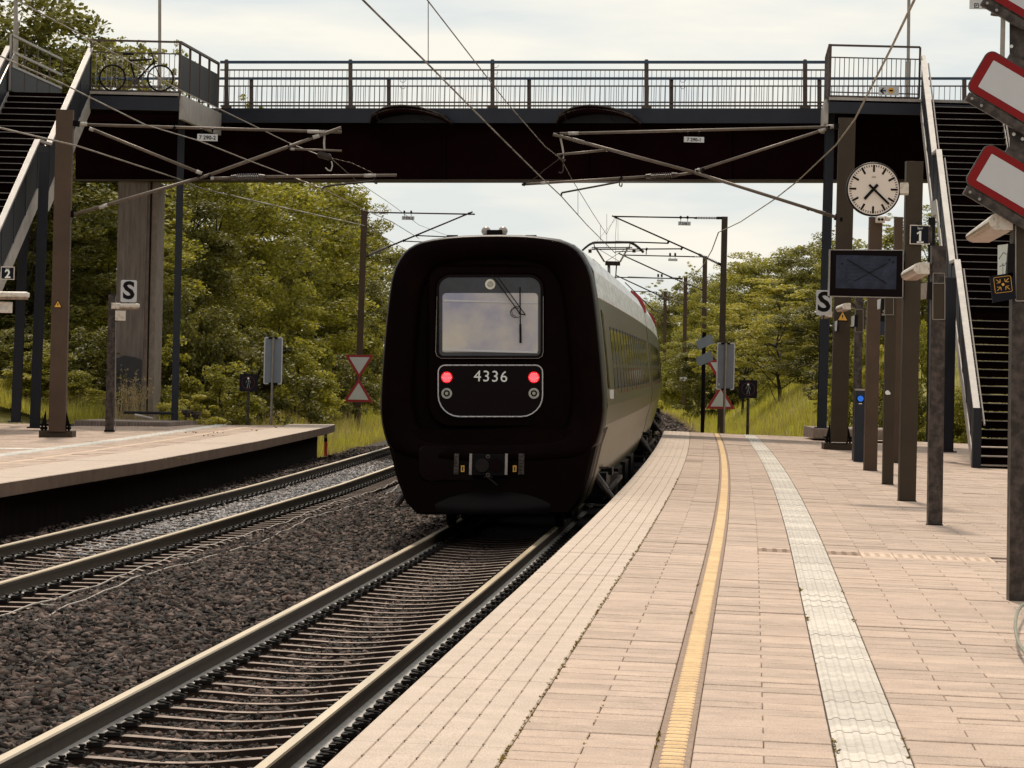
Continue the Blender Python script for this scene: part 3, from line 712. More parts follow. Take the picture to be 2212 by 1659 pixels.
# coupler
cp = panel('coupler_recess', (905, 963, 1212, 1040, 12, 20), ZF + .045, .1, m_gloss, ch=3)
mb = MB(); plate(mb, 1018, 981, 1092, 1028, ZF - .10, .16, ch=.01); cou = obj('coupler', mb, m_skirt, train)
for u0, u1 in ((1013.5, 1019.5), (1090.5, 1096.5)):
    mb = MB(); plate(mb, u0, 980, u1, 1026, ZF - .11, .03); obj('coupler_flange', mb, m_steel, cou)
for u, m_ in ((1041, m_rubber), (1071, m_gloss)):
    mb = MB(); disc(mb, u, 1005, ZF - .13, 15, .04); obj('coupler_disc', mb, m_, cou)
for v in (986, 1026):
    mb = MB(); disc(mb, 1054, v, ZF - .13, 4.5, .05); disc(mb, 1054, v, ZF - .132, 2.4, .01, mi=1); obj('air_port', mb, [m_galv, m_ink], cou)
mb = MB(); mb.bar(P(1050, 1028, ZF - .08), P(1074.6, 1047.8, ZF - .1), .03, .02); mb.bar(P(1045, 1030, ZF - .07), P(1064, 1030, ZF - .07), .05, .02); obj('release_lever', mb, m_rubber, cou)
for u0, u1 in ((980.4, 991), (1119.8, 1132.4)):
    mb = MB(); plate(mb, u0, 980, u1, 1025, ZF - .05, .06)
    for i in range(6): plate(mb, u0 + 2, 983 + i * 7, u1 - 3, 987 + i * 7, ZF - .064, .016)
    obj('contact_box', mb, m_galv, train)
for u in (999.5, 1111.8):
    mb = MB(); plate(mb, u - 4, 1005.5, u + 4, 1019.5, ZF - .01, .02, 0, .001); plate(mb, u - 1.2, 1008, u + 1.2, 1017, ZF - .013, .004, 1, .0005); obj('warning_sticker', mb, [m_yels, m_ink], train)
mb = MB()
for u in (1050, 1086.5):
    c = P(u, 499.5, ZF + .8); mb.sphere(c, px(10.3, 45.3), 12, 8)
hb = obj('roof_horn', mb, m_steel, train, smooth=True)
mb = MB(); mb.bar(P(1052, 504, ZF + .75), P(1085, 504, ZF + .75), .06, .09); mb.bar(P(1068, 508, ZF + .8), P(1068, 520, ZF + .8), .3, .2); obj('horn_base', mb, m_skirt, hb)
mb = MB()
for u, v in ((977, 511), (1147, 511)): mb.bar(P(u - 12, v + 1, ZF + .7), P(u + 12, v + 1, ZF + .7), .1, .05)
obj('grab_bracket', mb, m_skirt, train)
# car bodies
def side(z, h, out_=0.0):
    xs = [p[1] for p in PR[5:15]][::-1]; ws_ = [p[0] for p in PR[5:15]][::-1]
    return TR(z, float(np.interp(h, xs, ws_)) + out_, h)
def carbody(z0, z1, parent, bodym=m_side, ends=True):
    mb = MB(); n = int((z1 - z0) / 3) + 1
    rb = FULL
    mb.loft([[TR(z0 + (z1 - z0) * i / n, a, h) for a, h in rb] for i in range(n + 1)])
    o = obj('car_body', mb, bodym, parent, smooth=False)
    mb = MB(); rp = [(a * 1.004, h + .012) for a, h in PR[:7]]; rp = [(-a, h) for a, h in rp[::-1]] + rp[1:]
    rp += [(a * .98, h - .03) for a, h in rp[::-1]]
    mb.loft([[TR(z0 + .03 + (z1 - z0 - .06) * i / n, a, h) for a, h in rp] for i in range(n + 1)])
    obj('roof', mb, m_roof, o)
    return o
def windows(o, z0, z1, first=True, m_=m_glassd):
    z = z0 + 1.6; i = 0
    while z < z1 - 2.4:
        mb = MB(); v = []
        for oo in (-.02, .004):
            v += [side(z, 1.92, oo), side(z + 1.02, 1.92, oo), side(z + 1.02, 2.72, oo), side(z, 2.72, oo)]
        mb.hexa(v); w = obj('window', mb, m_, o)
        mb = MB()
        for a, b, c, d in ((z - .03, z + 1.05, 1.88, 1.92), (z - .03, z + 1.05, 2.72, 2.76), (z - .03, z, 1.92, 2.72)):
            mb.hexa([side(a, c, -.01), side(b, c, -.01), side(b, d, -.01), side(a, d, -.01), side(a, c, .008), side(b, c, .008), side(b, d, .008), side(a, d, .008)])
        obj('window_frame', mb, m_rubber, w)
        mb = MB(); mb.hexa([side(z + 1.33, 1.81, -.01), side(z + 1.36, 1.81, -.01), side(z + 1.36, 1.87, -.01), side(z + 1.33, 1.87, -.01), side(z + 1.33, 1.81, .006), side(z + 1.36, 1.81, .006), side(z + 1.36, 1.87, .006), side(z + 1.33, 1.87, .006)])
        obj('red_marker', mb, m_rubber if i % 2 else m_redp, w)
        z += 1.45; i += 1
    for zz_ in (z0 + 1.1, z1 - 1.2):
        mb = MB()
        for a in (0, .75):
            mb.hexa([side(zz_ + a, .55, -.01), side(zz_ + a + .03, .55, -.01), side(zz_ + a + .03, 3.2, -.01), side(zz_ + a, 3.2, -.01), side(zz_ + a, .55, .01), side(zz_ + a + .03, .55, .01), side(zz_ + a + .03, 3.2, .01), side(zz_ + a, 3.2, .01)])
        obj('door_seam', mb, m_rubber, o)
def bogie(z, parent):
    for sgn in (1, -1):
        mb = MB(); t = TR(z, sgn * 1.2, .55)
        mb.box(t, (.34, 1.5, .34), -head(z)); mb.box(TR(z + .2, sgn * 1.30, .72), (.26, .5, .10), -head(z))
        for w in (-1.2, 1.2): mb.tube(TR(z + w, sgn * .80, .42), TR(z + w, sgn * .70, .42), .42, 16)
        b = obj('bogie', mb, m_skirt, parent)
        mb = MB(); mb.tube(TR(z - .95, sgn * 1.22, .70), TR(z - 1.1, sgn * 1.52, .30), .045, 8); mb.tube(TR(z - .95, sgn * 1.22, .70), TR(z - 1.02, sgn * 1.38, .48), .06, 8)
        mb.bar(TR(z - 1.1, sgn * 1.1, .29), TR(z - 1.1, sgn * 1.55, .27), .05, .025); mb.bar(TR(z - 1.0, sgn * 1.0, .78), TR(z - 1.0, sgn * 1.42, .80), .05, .025)
        obj('damper', mb, m_galv, b)
        mb = MB(); mb.bar(TR(z + .6, sgn * 1.25, .30), TR(z + 1.5, sgn * 1.5, .60), .05, .05); mb.box(TR(z + 1.6, sgn * 1.3, .5), (.3, .25, .32), 0); obj('sand_pipe', mb, m_galv, b)
cars = [(45.1, 74.8), (75.4, 99.6), (100.2, 123.4)]
for i, (a, b) in enumerate(cars):
    o = carbody(a, b, train); windows(o, a + (1.5 if i == 0 else 0), b)
    if i < 2:
        mb = MB(); mb.loft([[TR(z, p * .95, .9 + (h - .9) * .97) for p, h in FULL] for z in (b - .02, b + .64)]); obj('gangway_bellows', mb, m_rubber, train)
for z in (48.3, 75.1, 99.9, 121): bogie(z, train)
for z in (52.5, 56.5, 60.5, 64.5, 76, 80, 85, 90, 102, 107, 112):
    for q_ in (1.05, -1.05): mb = MB(); mb.box(TR(z, q_, .35), (.45, 2.2, .42), -head(z)); obj('underfloor_box', mb, m_skirt, train)
# cab side window, door handles, roof equipment
mb = MB(); v = []
for oo in (-.02, .012): v += [side(45.6, 1.9, oo), side(46.1, 1.9, oo), side(46.1, 2.9, oo), side(45.6, 2.95, oo)]
mb.hexa(v); obj('cab_side_window', mb, m_gloss, train)
mb = MB(); mb.box(side(46.2, 1.82, .02), (.06, .08, .12)); obj('door_handle', mb, m_txt, train)
for z0, z1, h in ((58, 61.5, .24), (82, 85, .22)):
    mb = MB(); mb.loft([[TR(z, a, b) for a, b in [(-.9, 3.8), (.95, 3.75), (.8, 3.8 + h), (-.8, 3.86 + h)]] for z in (z0, z1)]); obj('roof_duct', mb, m_skirt, train)
def pantograph(z, parent):
    mb = MB(); H = 6.05; n = 14; pts = []
    for i in range(n + 1):
        a = -1 + 2 * i / n; pts.append(TR(z, a * .97, H - .40 * max(0, abs(a) - .55) ** 1.5 * 2.6))
    mb.path(pts, .030, 6); mb.path([p + Vector((0, .35, -.01)) for p in pts], .026, 6)
    mb.bar(TR(z + .15, -.62, H - .16), TR(z + .15, .62, H - .16), .05, .03)
    for sx_ in (-1, 1): mb.tube(TR(z + .15, sx_ * .52, H - .2), TR(z + .15, sx_ * .55, H - .04), .016, 5); mb.tube(TR(z + .15, sx_ * .72, H - .26), TR(z + .15, sx_ * .62, H - .26), .06, 8)
    hd = obj('pantograph', mb, m_tubed, parent)
    mb = MB(); mb.tube(TR(z + .1, -.50, H - .16), TR(z + 1.2, -.26, 5.50), .028, 6); mb.tube(TR(z + .1, .50, H - .16), TR(z + 1.2, .24, 5.50), .028, 6); obj('upper_arm', mb, m_tube, hd)
    mb = MB(); mb.tube(TR(z + .1, -.45, H - .18), TR(z + 1.1, .2, 5.5), .008, 5); mb.tube(TR(z + .1, .45, H - .18), TR(z + 1.1, -.2, 5.5), .008, 5); obj('cross_stay', mb, m_tubed, hd)
    mb = MB(); mb.box(TR(z + 1.25, 0, 5.44), (.46, .2, .13)); mb.tube(TR(z + 1.2, -.12, 5.4), TR(z - .6, -.05, 4.05), .045, 6); mb.tube(TR(z + 1.2, .12, 5.4), TR(z - .5, .05, 4.05), .02, 6)
    mb.box(TR(z - .4, 0, 4.02), (.9, 1.2, .1))
    for a in (-.35, .35): mb.tube(TR(z - .2, a, 3.9), TR(z - .2, a, 4.1), .07, 8)
    obj('lower_arm', mb, m_tubed, hd)
pantograph(104.0, train)
for z0, z1 in ((74.6, 75.9), (99.4, 100.9)):
    mb = MB(); pr = [(1.0, 3.80), (1.18, 3.70), (1.31, 3.42), (1.36, 3.42), (1.35, 3.55), (1.24, 3.76), (1.05, 3.90)]
    mb.loft([[TR(z, a, b) for a, b in pr] for z in (z0, z1)]); obj('red_roof_end', mb, m_redp, train)
# ================================================================ FOOTBRIDGE
ZL, ZR = 92.0, 88.2
UL, UR = 474, 1782
def bz(u): return ZL + (ZR - ZL) * (u - 490) / (1780 - 490)
def B(u, v, dz=0): return P(u, v, bz(u) + dz)
bdir = (B(1738, 233) - B(490, 233)); bdir.z = 0; bdir.normalize(); bn = Vector((-bdir.y, bdir.x, 0))   # bn points away from the camera
bridge = thing('footbridge', 'dark steel footbridge with blue handrails spanning both tracks', 'footbridge', B(1100, 400))
def beam(mb, u0, u1, v0a, v0b, v1a, v1b, d0, d1, mi=0):  # between picture heights v0 (top) and v1 (bottom) at both ends, depth range along bn
    a0, b0, a1, b1 = B(u0, v0a), B(u1, v0b), B(u0, v1a), B(u1, v1b)
    mb.hexa([a1 + bn * d0, b1 + bn * d0, b1 + bn * d1, a1 + bn * d1, a0 + bn * d0, b0 + bn * d0, b0 + bn * d1, a0 + bn * d1], mi)
mb = MB(); beam(mb, 440, 1800, 233.5, 234, 265, 266, 0, .18); obj('fascia_beam', mb, m_navy, bridge)
mb = MB(); beam(mb, 150, 2030, 262, 264, 386, 386, .45, .8); beam(mb, 150, 2030, 240, 240, 262, 262, .2, 3.2); beam(mb, 150, 2030, 262, 264, 372, 372, 2.6, 2.9); obj('main_girder', mb, m_black, bridge)
mb = MB(); beam(mb, 150, 2030, 386.2, 386.2, 390, 391, .25, 1.0); obj('bottom_flange', mb, m_mast2, bridge)
mb = MB(); 
for u in range(640, 1800, 310): beam(mb, u, u + 6, 266, 266, 385, 385, .32, .449)
obj('stiffener', mb, m_black, bridge)
def bal(name, u0, u1, vs, dz, posts, lab, ptop, vbot, pitch, m_post=m_railbr):
    """a balustrade: rails at picture heights vs (height, thickness, material)"""
    root = MB(); v, th, m_ = vs[0]
    def Q(u, v): return B(u, v) + bn * dz if dz < 1 else B(u, v, dz)
    root.bar(Q(u0, v), Q(u1, v), .07, px(th, 90)); r_ = obj('handrail', root, m_, bridge)
    for v, th, m_ in vs[1:]:
        mb = MB(); mb.bar(Q(u0, v), Q(u1, v), .04, px(th, 90)); obj('rail_bar', mb, m_, r_)
    for u in posts:
        mb = MB(); a, b = Q(u, ptop), Q(u, vbot + 3); mb.bar(a, b, px(9, 90), .08, Vector((0, 1, 0))); mb.box(b + Vector((0, 0, .05)), (px(22, 90), .2, .05)); mb.tube(a, a + Vector((0, 0, .04)), .06, 8, .04)
        obj('rail_post', mb, m_post, r_)
    a = Q(u0, vs[1][0]); b = Q(u0, vbot); ba = MB(); ba.box((0, 0, -(a - b).length / 2), (.014, .03, (a - b).length)); b0 = obj('baluster', ba, m_railbr)
    n = int((Q(u1, 0) - Q(u0, 0)).length / pitch)
    for i in range(1, n):
        p = Q(u0 + (u1 - u0) * i / n, vs[1][0])
        c = copy1(b0, r_); c.location = p - wloc(r_)
    bpy.data.objects.remove(b0)
bal('near', UL, UR, [(133.6, 6.2, m_bluer), (150.5, 3.2, m_railbr), (228, 3.5, m_railbr)], .09, (487, 755, 1062, 1395, 1738), '', 131, 233, .127)
bal('far', 205, 2180, [(169.6, 5.6, m_bluer), (186, 3.0, m_railbr), (221, 3.2, m_railbr)], 3.6, (543, 840, 1143, 1450, 1770, 2083), '', 171, 238, .15)
# small wire rings hanging on the rails
for (u, v) in ((1071, 140), (870, 172), (1475, 172)):
    mb = MB(); z = bz(u) - .25; pts = [P(u + 6 * math.cos(a), v + 6 * math.sin(a), z) for a in np.linspace(0, math.pi, 8)]; pts2 = [P(u + 5 * math.cos(a), v + 15 + 5 * math.sin(a), z) for a in np.linspace(0, math.pi, 8)]
    mb.path(pts, .008, 4); obj('rail_wire_ring', mb, m_wired, bridge); mb = MB(); mb.path(pts2, .008, 4); obj('rail_wire_ring', mb, m_wired, bridge)
# curved spark shields over the catenary
for u0, u1 in ((803, 980), (1205, 1387)):
    mb = MB(); n = 12; L = []
    for i in range(n + 1):
        t = i / n; u = u0 + (u1 - u0) * t; k = math.sin(math.pi * t) ** .55; v = 266 - 32 * k
        c = B(u, v); d = B(u, v + 7 + 6 * k); o_ = -bn * (.15 + 1.0 * k)
        L.append([c + bn * .3, c + o_, d + o_ + Vector((0, 0, -.02)), d + bn * .3])
    mb.loft(L); s_ = obj('spark_shield', mb, m_black, bridge)
    for kk in (0.0, .5):
        mb = MB(); pts = []
        for i in range(n + 1):
            t = i / n; u = u0 + (u1 - u0) * t; k = math.sin(math.pi * t) ** .55; v = 266 - 32 * k
            pts.append(B(u, v + 1 + kk * 14 * k) - bn * (.18 + (1.0 - kk * .1) * k))
        mb.path(pts, .022, 5); obj('shield_rim', mb, m_galv, s_)
    for f_ in (.18, .72):
        u = u0 + (u1 - u0) * f_; a = B(u, 245) - bn * .9; mb = MB(); mb.bar(a, a + Vector((0, 0, -.22)), .03, .03); mb.bar(a + Vector((0, 0, -.22)), a + Vector((.12, 0, -.26)), .03, .03); obj('shield_bracket', mb, m_skirt, s_)
# concrete pier below the bridge
pier = thing('concrete_pier', 'tall concrete bridge pier with a grey painted patch, behind the S board', 'pier', P(290, 893, 93))
mb = MB(); zp = 93
def quadcol(mb, ub0, ub1, ut0, ut1, vb, vt, z0, z1):
    a, b, c, d = P(ub0, vb, z0), P(ub1, vb, z0), P(ut1, vt, z0), P(ut0, vt, z0); k = Vector((0, z1 - z0, 0))
    a.z -= .5; b.z -= .5
    mb.hexa([a, b, b + k, a + k, d, c, c + k, d + k])
quadcol(mb, 246, 304, 256, 320, 900, 388, 93, 95.2); obj('pier_front', mb, m_conc, pier)
mb = MB(); quadcol(mb, 305, 315, 321, 324.5, 900, 393, 93.15, 95.1); quadcol(mb, 318.5, 331, 330, 341.5, 900, 393, 93.2, 95.1); quadcol(mb, 315, 318.5, 324.5, 330, 900, 393, 93.5, 95.1); obj('pier_flank', mb, m_concl, pier)
mb = MB(); 
o_ = [P(u, v, 92.99) for u, v in [(246.5, 893), (304, 893), (306.5, 780), (304, 776), (290, 771), (268, 768), (258, 772), (249, 774)]]
mb.prism(o_, (0, -.006, 0)); pt = obj('paint_patch', mb, m_patch, pier)
# ---------------------------------------------------------------- landings
def parapet(mb, a, b, h0, h1, t=.05): # vertical plate from height offset h0..h1 above line a-b
    d = (b - a); n = Vector((-d.y, d.x, 0)).normalized() * t / 2
    mb.hexa([a - n + Vector((0, 0, h0)), b - n + Vector((0, 0, h0)), b + n + Vector((0, 0, h0)), a + n + Vector((0, 0, h0)),
             a - n + Vector((0, 0, h1)), b - n + Vector((0, 0, h1)), b + n + Vector((0, 0, h1)), a + n + Vector((0, 0, h1))])
up = Vector((0, 0, 1))
def landing(label, fl, fr, bl, br, z_rail, thick, panel_side, near_pts):
    """fl, fr front left/right deck corners; bl, br back corners"""
    t = thing('stair_landing', label, 'landing', (fl + fr) / 2, group='stair landings of the footbridge')
    mb = MB(); dn = Vector((0, 0, -.08))
    mb.hexa([fl + dn, fr + dn, br + dn, bl + dn, fl, fr, br, bl]); obj('deck_plate', mb, m_black, t)
    mb = MB(); parapet(mb, fl + Vector((0, -.05, 0)), fr + Vector((0, -.05, 0)), -thick, -.085, .12); obj('edge_beam', mb, m_navy, t)
    mb = MB(); parapet(mb, fl + Vector((0, -.06, 0)), fr + Vector((0, -.06, 0)), -.04, .03, .10); obj('kick_rail', mb, m_white, t)
    return t
def railing(t, a, b, H, nb, mt=m_railbr, mbst=m_steel, both=True):
    mb = MB(); mb.bar(a + up * H, b + up * H, .05, .05); r_ = obj('handrail', mb, mt, t)
    for h in (H - .30, .16, .06):
        mb = MB(); mb.bar(a + up * h, b + up * h, .03, .03 if h > .1 else .05); obj('rail_bar', mb, mt, r_)
    for i in range(nb + 1):
        p = a + (b - a) * i / nb; e = i in (0, nb)
        mb = MB(); mb.bar(p + up * .05, p + up * (H if e else H - .30), .05 if e else .018, .05 if e else .018, Vector((0, 1, 0))); obj('rail_post' if e else 'baluster', mb, mt if e else mbst, r_)
# left landing
hL = 7.94 + 1.67 - 1.32
fl, fr = P(195, 200, 86), P(387, 202, 86); fl.z = fr.z = hL
fr2 = P(470, 233, 92); fr2.z = hL; fl2 = P(120, 220, 92.5); fl2.z = hL; flx = Vector((-12.85, 86, hL))
lb = landing('left stair landing carrying the bicycle, open front railing and dark side panels', Vector((fl.x, 86, hL)), fr, Vector((-12.9, 92.6, hL)), fr2, 1.3, .42, 1, None)
railing(lb, fl, fr, 1.32, 17, mbst=m_steel)
mb = MB(); parapet(mb, fr + Vector((.06, 0, 0)), fr2 + Vector((.06, 0, 0)), -.62, -.02, .10); obj('side_beam', mb, m_white, lb)
d = fr2 - fr
mb = MB(); mb.bar(fr + up * 1.32, fr2 + up * 1.32, .07, .06); hr = obj('side_handrail', mb, m_railbr, lb)
for i in range(4):
    mb = MB(); parapet(mb, fr + d * (i / 4 + .02), fr + d * ((i + 1) / 4 - .02), .12, 1.02, .03); obj('infill_panel', mb, m_navyd, hr)
for i in range(5):
    mb = MB(); p = fr + d * (i / 4); mb.bar(p + up * (-.1), p + up * 1.32, .06, .08, Vector((0, 1, 0))); obj('rail_post', mb, m_railbr, hr)
# left side parapet of the left landing, panels with two white rails
a, b = Vector((-12.8, 86, hL)), Vector((-12.45, 92.8, hL)); d = b - a
for h, m_ in ((1.40, m_white), (.98, m_white), (.62, m_white)):
    mb = MB(); mb.bar(a + up * h, b + up * h, .07, .06); obj('side_handrail', mb, m_, lb)
for i in range(5):
    mb = MB(); p = a + d * (i / 4); mb.bar(p, p + up * 1.4, .04, .05, Vector((0, 1, 0))); pz = obj('rail_post', mb, m_railbr, lb)
    if i < 4: mb = MB(); parapet(mb, a + d * (i / 4 + .01), a + d * ((i + 1) / 4 - .01), .0, .60, .03); obj('infill_panel', mb, m_navyd, lb)
mb = MB(); mb.bar(a + Vector((-.02, -.05, 0)), a + Vector((-.02, -.05, 1.42)), .05, .05, Vector((0, 1, 0))); obj('corner_post', mb, m_white, lb)
# right landing
hR = 708 * 84.4 / F + 1.67 - 1.32
gl, gr = P(1790, 216, 84.4), P(1985, 218, 84.4); gl.z = gr.z = hR
gl2 = P(1782, 233, 88.0); gl2.z = hR; 
rb = landing('right stair landing with an open railing and a small arrow sign', gl, gr + Vector((1.9, 0, 0)), gl2, Vector((12.1, 88.8, hR)), 1.3, .36, 1, None)
railing(rb, gl + Vector((.02, 0, 0)), gr, 1.32, 19, mbst=m_railbr)
mb = MB(); parapet(mb, gl - Vector((.05, 0, 0)), gl2 - Vector((.05, 0, 0)), -.62, -.02, .10); obj('side_beam', mb, m_white, rb)
d = gl2 - gl
mb = MB(); mb.bar(gl + up * 1.32, gl2 + up * 1.32, .07, .06); hr = obj('side_handrail', mb, m_railbr, rb)
for i in range(3):
    mb = MB(); parapet(mb, gl + d * (i / 3 + .02), gl + d * ((i + 1) / 3 - .02), .12, 1.02, .03); obj('infill_panel', mb, m_navyd, hr)
for i in range(4):
    mb = MB(); p = gl + d * (i / 3); mb.bar(p + up * (-.1), p + up * 1.32, .06, .08, Vector((0, 1, 0))); obj('rail_post', mb, m_railbr, hr)
# landing supports
def post_px(name, label, cat, ub, vb, ut, vt, z, w, d, m, group=None, rz=0, right=True):
    a, b = P(ub, vb, z), P(ut, vt, z); mb = MB(); r = Vector((math.cos(rz), math.sin(rz), 0)) * w / 2; k = Vector((-math.sin(rz), math.cos(rz), 0)) * d / 2
    mb.hexa([a - r - k, a + r - k, a + r + k, a - r + k, b - r - k, b + r - k, b + r + k, b - r + k])
    o = obj(name, mb, m, loc=a); return tag(o, label, cat, group)
def hpost(name, label, cat, ub, vb, ut, vt, z, w, m, group=None, rz=0):   # H section column
    a, b = P(ub, vb, z), P(ut, vt, z); t = thing(name, label, cat, a, group)
    X = Vector((math.cos(rz), math.sin(rz), 0)); Y = Vector((-math.sin(rz), math.cos(rz), 0))
    def pr(mb, x0, x1, y0, y1):
        q = [X * x0 + Y * y0, X * x1 + Y * y0, X * x1 + Y * y1, X * x0 + Y * y1]; mb.hexa([a + k for k in q] + [b + k for k in q])
    mb = MB(); pr(mb, -w / 2, w / 2, -w / 2, -w / 2 + .02); pr(mb, -w / 2, w / 2, w / 2 - .02, w / 2); pr(mb, -.01, .01, -w / 2 + .02, w / 2 - .02)
    obj('column', mb, m, t); 
    mb = MB(); mb.box(a + up * .015, (w + .12, w + .12, .03), rz); obj('base_plate', mb, m, t); return t
hpost('support_post', 'dark blue steel column under the corner of the left stair landing', 'steel column', 377, 909, 393, 226, 88.6, px(15, 88.6), m_navy, 'steel columns under the stairs', .08)
hpost('support_post', 'dark blue steel column under the left staircase, left of the brown mast', 'steel column', 75, 925, 97, 330, 79, px(21, 79), m_navyd, 'steel columns under the stairs', .06)
hpost('support_post', 'dark blue steel column farthest left under the left staircase', 'steel column', 34, 912, 52, 480, 84, px(20, 84), m_navyd, 'steel columns under the stairs', .06)
hpost('support_post', 'dark blue steel column under the corner of the right landing behind the S board', 'steel column', 1775, 925, 1793, 240, 86.3, px(19, 86.3), m_navy, 'steel columns under the stairs', .04)
hpost('support_post', 'navy steel column standing behind the olive masts left of the right staircase', 'steel column', 2008, 955, 2013, 470, 84, px(13, 84), m_navyd, 'steel columns under the stairs', .04)
hpost('support_post', 'broad black column under the flight of the right staircase', 'steel column', 2045, 977, 2052, 600, 70.5, px(25, 70.5), m_navyd, 'steel columns under the stairs', .04)
# ---------------------------------------------------------------- staircases
def staircase(label, top, zdir, flights, W, sidex, open_, group, xl, floor):
    """xl(z) = x of the side next to the tracks; W signed width away from the tracks"""
    t = thing('staircase', label, 'staircase', top, group=group)
    z, h = top.y, top.z; i = 0; edge = [(z, h)]
    segs = []
    for fl_, (n, run, rise) in enumerate(flights):
        z0, h0 = z, h
        for k in range(n):
            h -= rise; zc = z - run
            x0 = xl(z); x1 = x0 + W
            mb = MB(); a, b = min(x0, x1), max(x0, x1)
            mb.box(((a + b) / 2, zc + run / 2 - .02, h - .02), (b - a, run + .03, .04)); rh = .13 if h > 5.2 else .115
            mb.box(((a + b) / 2, zc + run, h + rise - .035 - rh / 2), (b - a, .012, rh))
            mb.bar((a, zc - .035, h + .004), (b, zc - .035, h + .004), .035, .014, mi=1)
            obj('step', mb, [m_black, m_steel], t); z = zc
            if h < floor + rise * .7: break
        segs.append((z0, h0, z, h))
        if fl_ < len(flights) - 1:
            x0 = xl(z); x1 = x0 + W; a, b = min(x0, x1), max(x0, x1)
            mb = MB(); mb.box(((a + b) / 2, z - .65, h - .04), (b - a, 1.3, .08)); obj('step_landing', mb, m_black, t); z -= 1.3
    for side_ in (0, 1):
        sx_ = W * side_
        def X(z): return xl(z) + sx_ + (-.06 if (W > 0) == (side_ == 0) else .06)
        prev = None
        for fl_, (z0, h0, z1, h1) in enumerate(segs):
            A, C = Vector((X(z0), z0, h0)), Vector((X(z1), z1, h1)); 
            mb = MB(); parapet(mb, A, C, -.50 if W < 0 else -.36, -.02, .07); st = obj('stringer', mb, m_white if W < 0 or True else m_navy, t)
            mb = MB(); mb.bar(A + up * 1.10, C + up * 1.10, .13, .06); hr = obj('handrail', mb, m_white, t)
            ins = Vector((.14 if W > 0 and side_ == 0 or W < 0 and side_ == 1 else -.14, 0, 0))
            mb = MB(); mb.tube(A + up * .92 + ins, C + up * .92 + ins + (C - A).normalized() * .25, .022, 6); obj('grab_rail', mb, m_steel, hr)
            n = max(2, int((C - A).length / 1.25))
            for k in range(n):
                a, b = A + (C - A) * (k / n + .004), A + (C - A) * ((k + 1) / n - .004)
                mb = MB(); parapet(mb, a, b, .0, 1.03, .03); obj('infill_panel', mb, m_navyd, hr)
            for k in range(n + 1):
                p = A + (C - A) * (k / n); mb = MB(); mb.bar(p + up * -.3, p + up * 1.08, .05, .06, Vector((0, 1, 0))); obj('rail_post', mb, m_navy, hr)
            if prev is not None:
                mb = MB(); parapet(mb, prev, A, -.50 if W < 0 else -.36, -.02, .07); obj('stringer', mb, m_white, t)
                mb = MB(); mb.bar(prev + up * 1.10, A + up * 1.10, .13, .06); obj('handrail', mb, m_white, t)
                mb = MB(); parapet(mb, prev, A, 0, 1.03, .03); obj('infill_panel', mb, m_navyd, t)
            prev = C
        mb = MB(); mb.box(prev + Vector((0, -.1, .5)), (.16, .2, 1.25)); obj('newel_post', mb, m_navyd, t)
    return t
def xr(z): return 9.20 + .050 * (z - 68)
staircase('right staircase descending towards the camera with thin pale step nosings', Vector((xr(84.4), 84.4, hR)), -1, [(16, .30, .170), (16, .30, .170), (19, .315, .171)], 1.85, 0, True, 'staircases of the footbridge', xr, -.13)
def xl_(z): return -10.87 + .070 * (z - 86)
staircase('left staircase descending out of the picture with white handrails', Vector((xl_(86), 86, hL)), -1, [(16, .30, .170), (16, .30, .170), (20, .30, .170)], -1.95, 0, True, 'staircases of the footbridge', xl_, -.2)
# plinths under the columns
def plinth(label, u0, u1, vt, vb, z, depth, m, skew=0):
    c = P((u0 + u1) / 2, (vt + vb) / 2, z); mb = MB(); mb.cbox(c + Vector((0, depth / 2, 0)), (px(u1 - u0, z), depth, px(vb - vt, z)), .03); o = obj('concrete_plinth', mb, m, loc=c)
    return tag(o, label, 'plinth')
plinth('low concrete plinth beneath the right landing column with a black mat edge', 1757, 1980, 927, 950, 87.5, 3.0, m_concl)
pz = thing('column_plinth', 'low slatted concrete plinth in front of the bridge pier on the far platform', 'plinth', P(260, 922, 85.5))
c = P(262, 916, 85.5); wpl = px(203, 85.5)
mb = MB(); mb.hexa([c + Vector(q) for q in [(-wpl / 2, 0, -.09), (wpl / 2, 0, -.09), (wpl / 2 + .45, 3.2, -.09), (-wpl / 2 + .5, 3.2, -.09), (-wpl / 2, 0, .07), (wpl / 2, 0, .07), (wpl / 2 + .45, 3.2, .07), (-wpl / 2 + .5, 3.2, .07)]]); obj('slab', mb, m_concl, pz)
for i in range(30):
    mb = MB(); x = -wpl / 2 + .05 + i * (wpl - .1) / 29; mb.box(c + Vector((x, -.012, -.015)), (.035, .02, .13)); obj('rib', mb, m_conc, pz)
mb = MB(); mb.tube(P(268, 891, 87.5), P(376, 893, 87.5), .035, 8); mb.tube(P(292, 896, 87), P(330, 904, 86.6), .03, 6, mi=1)
tag(obj('fallen_pole', mb, [m_navyd, m_white], loc=P(300, 892, 87)), 'dark horizontal barrier pipe lying low between pier and landing column', 'pipe')
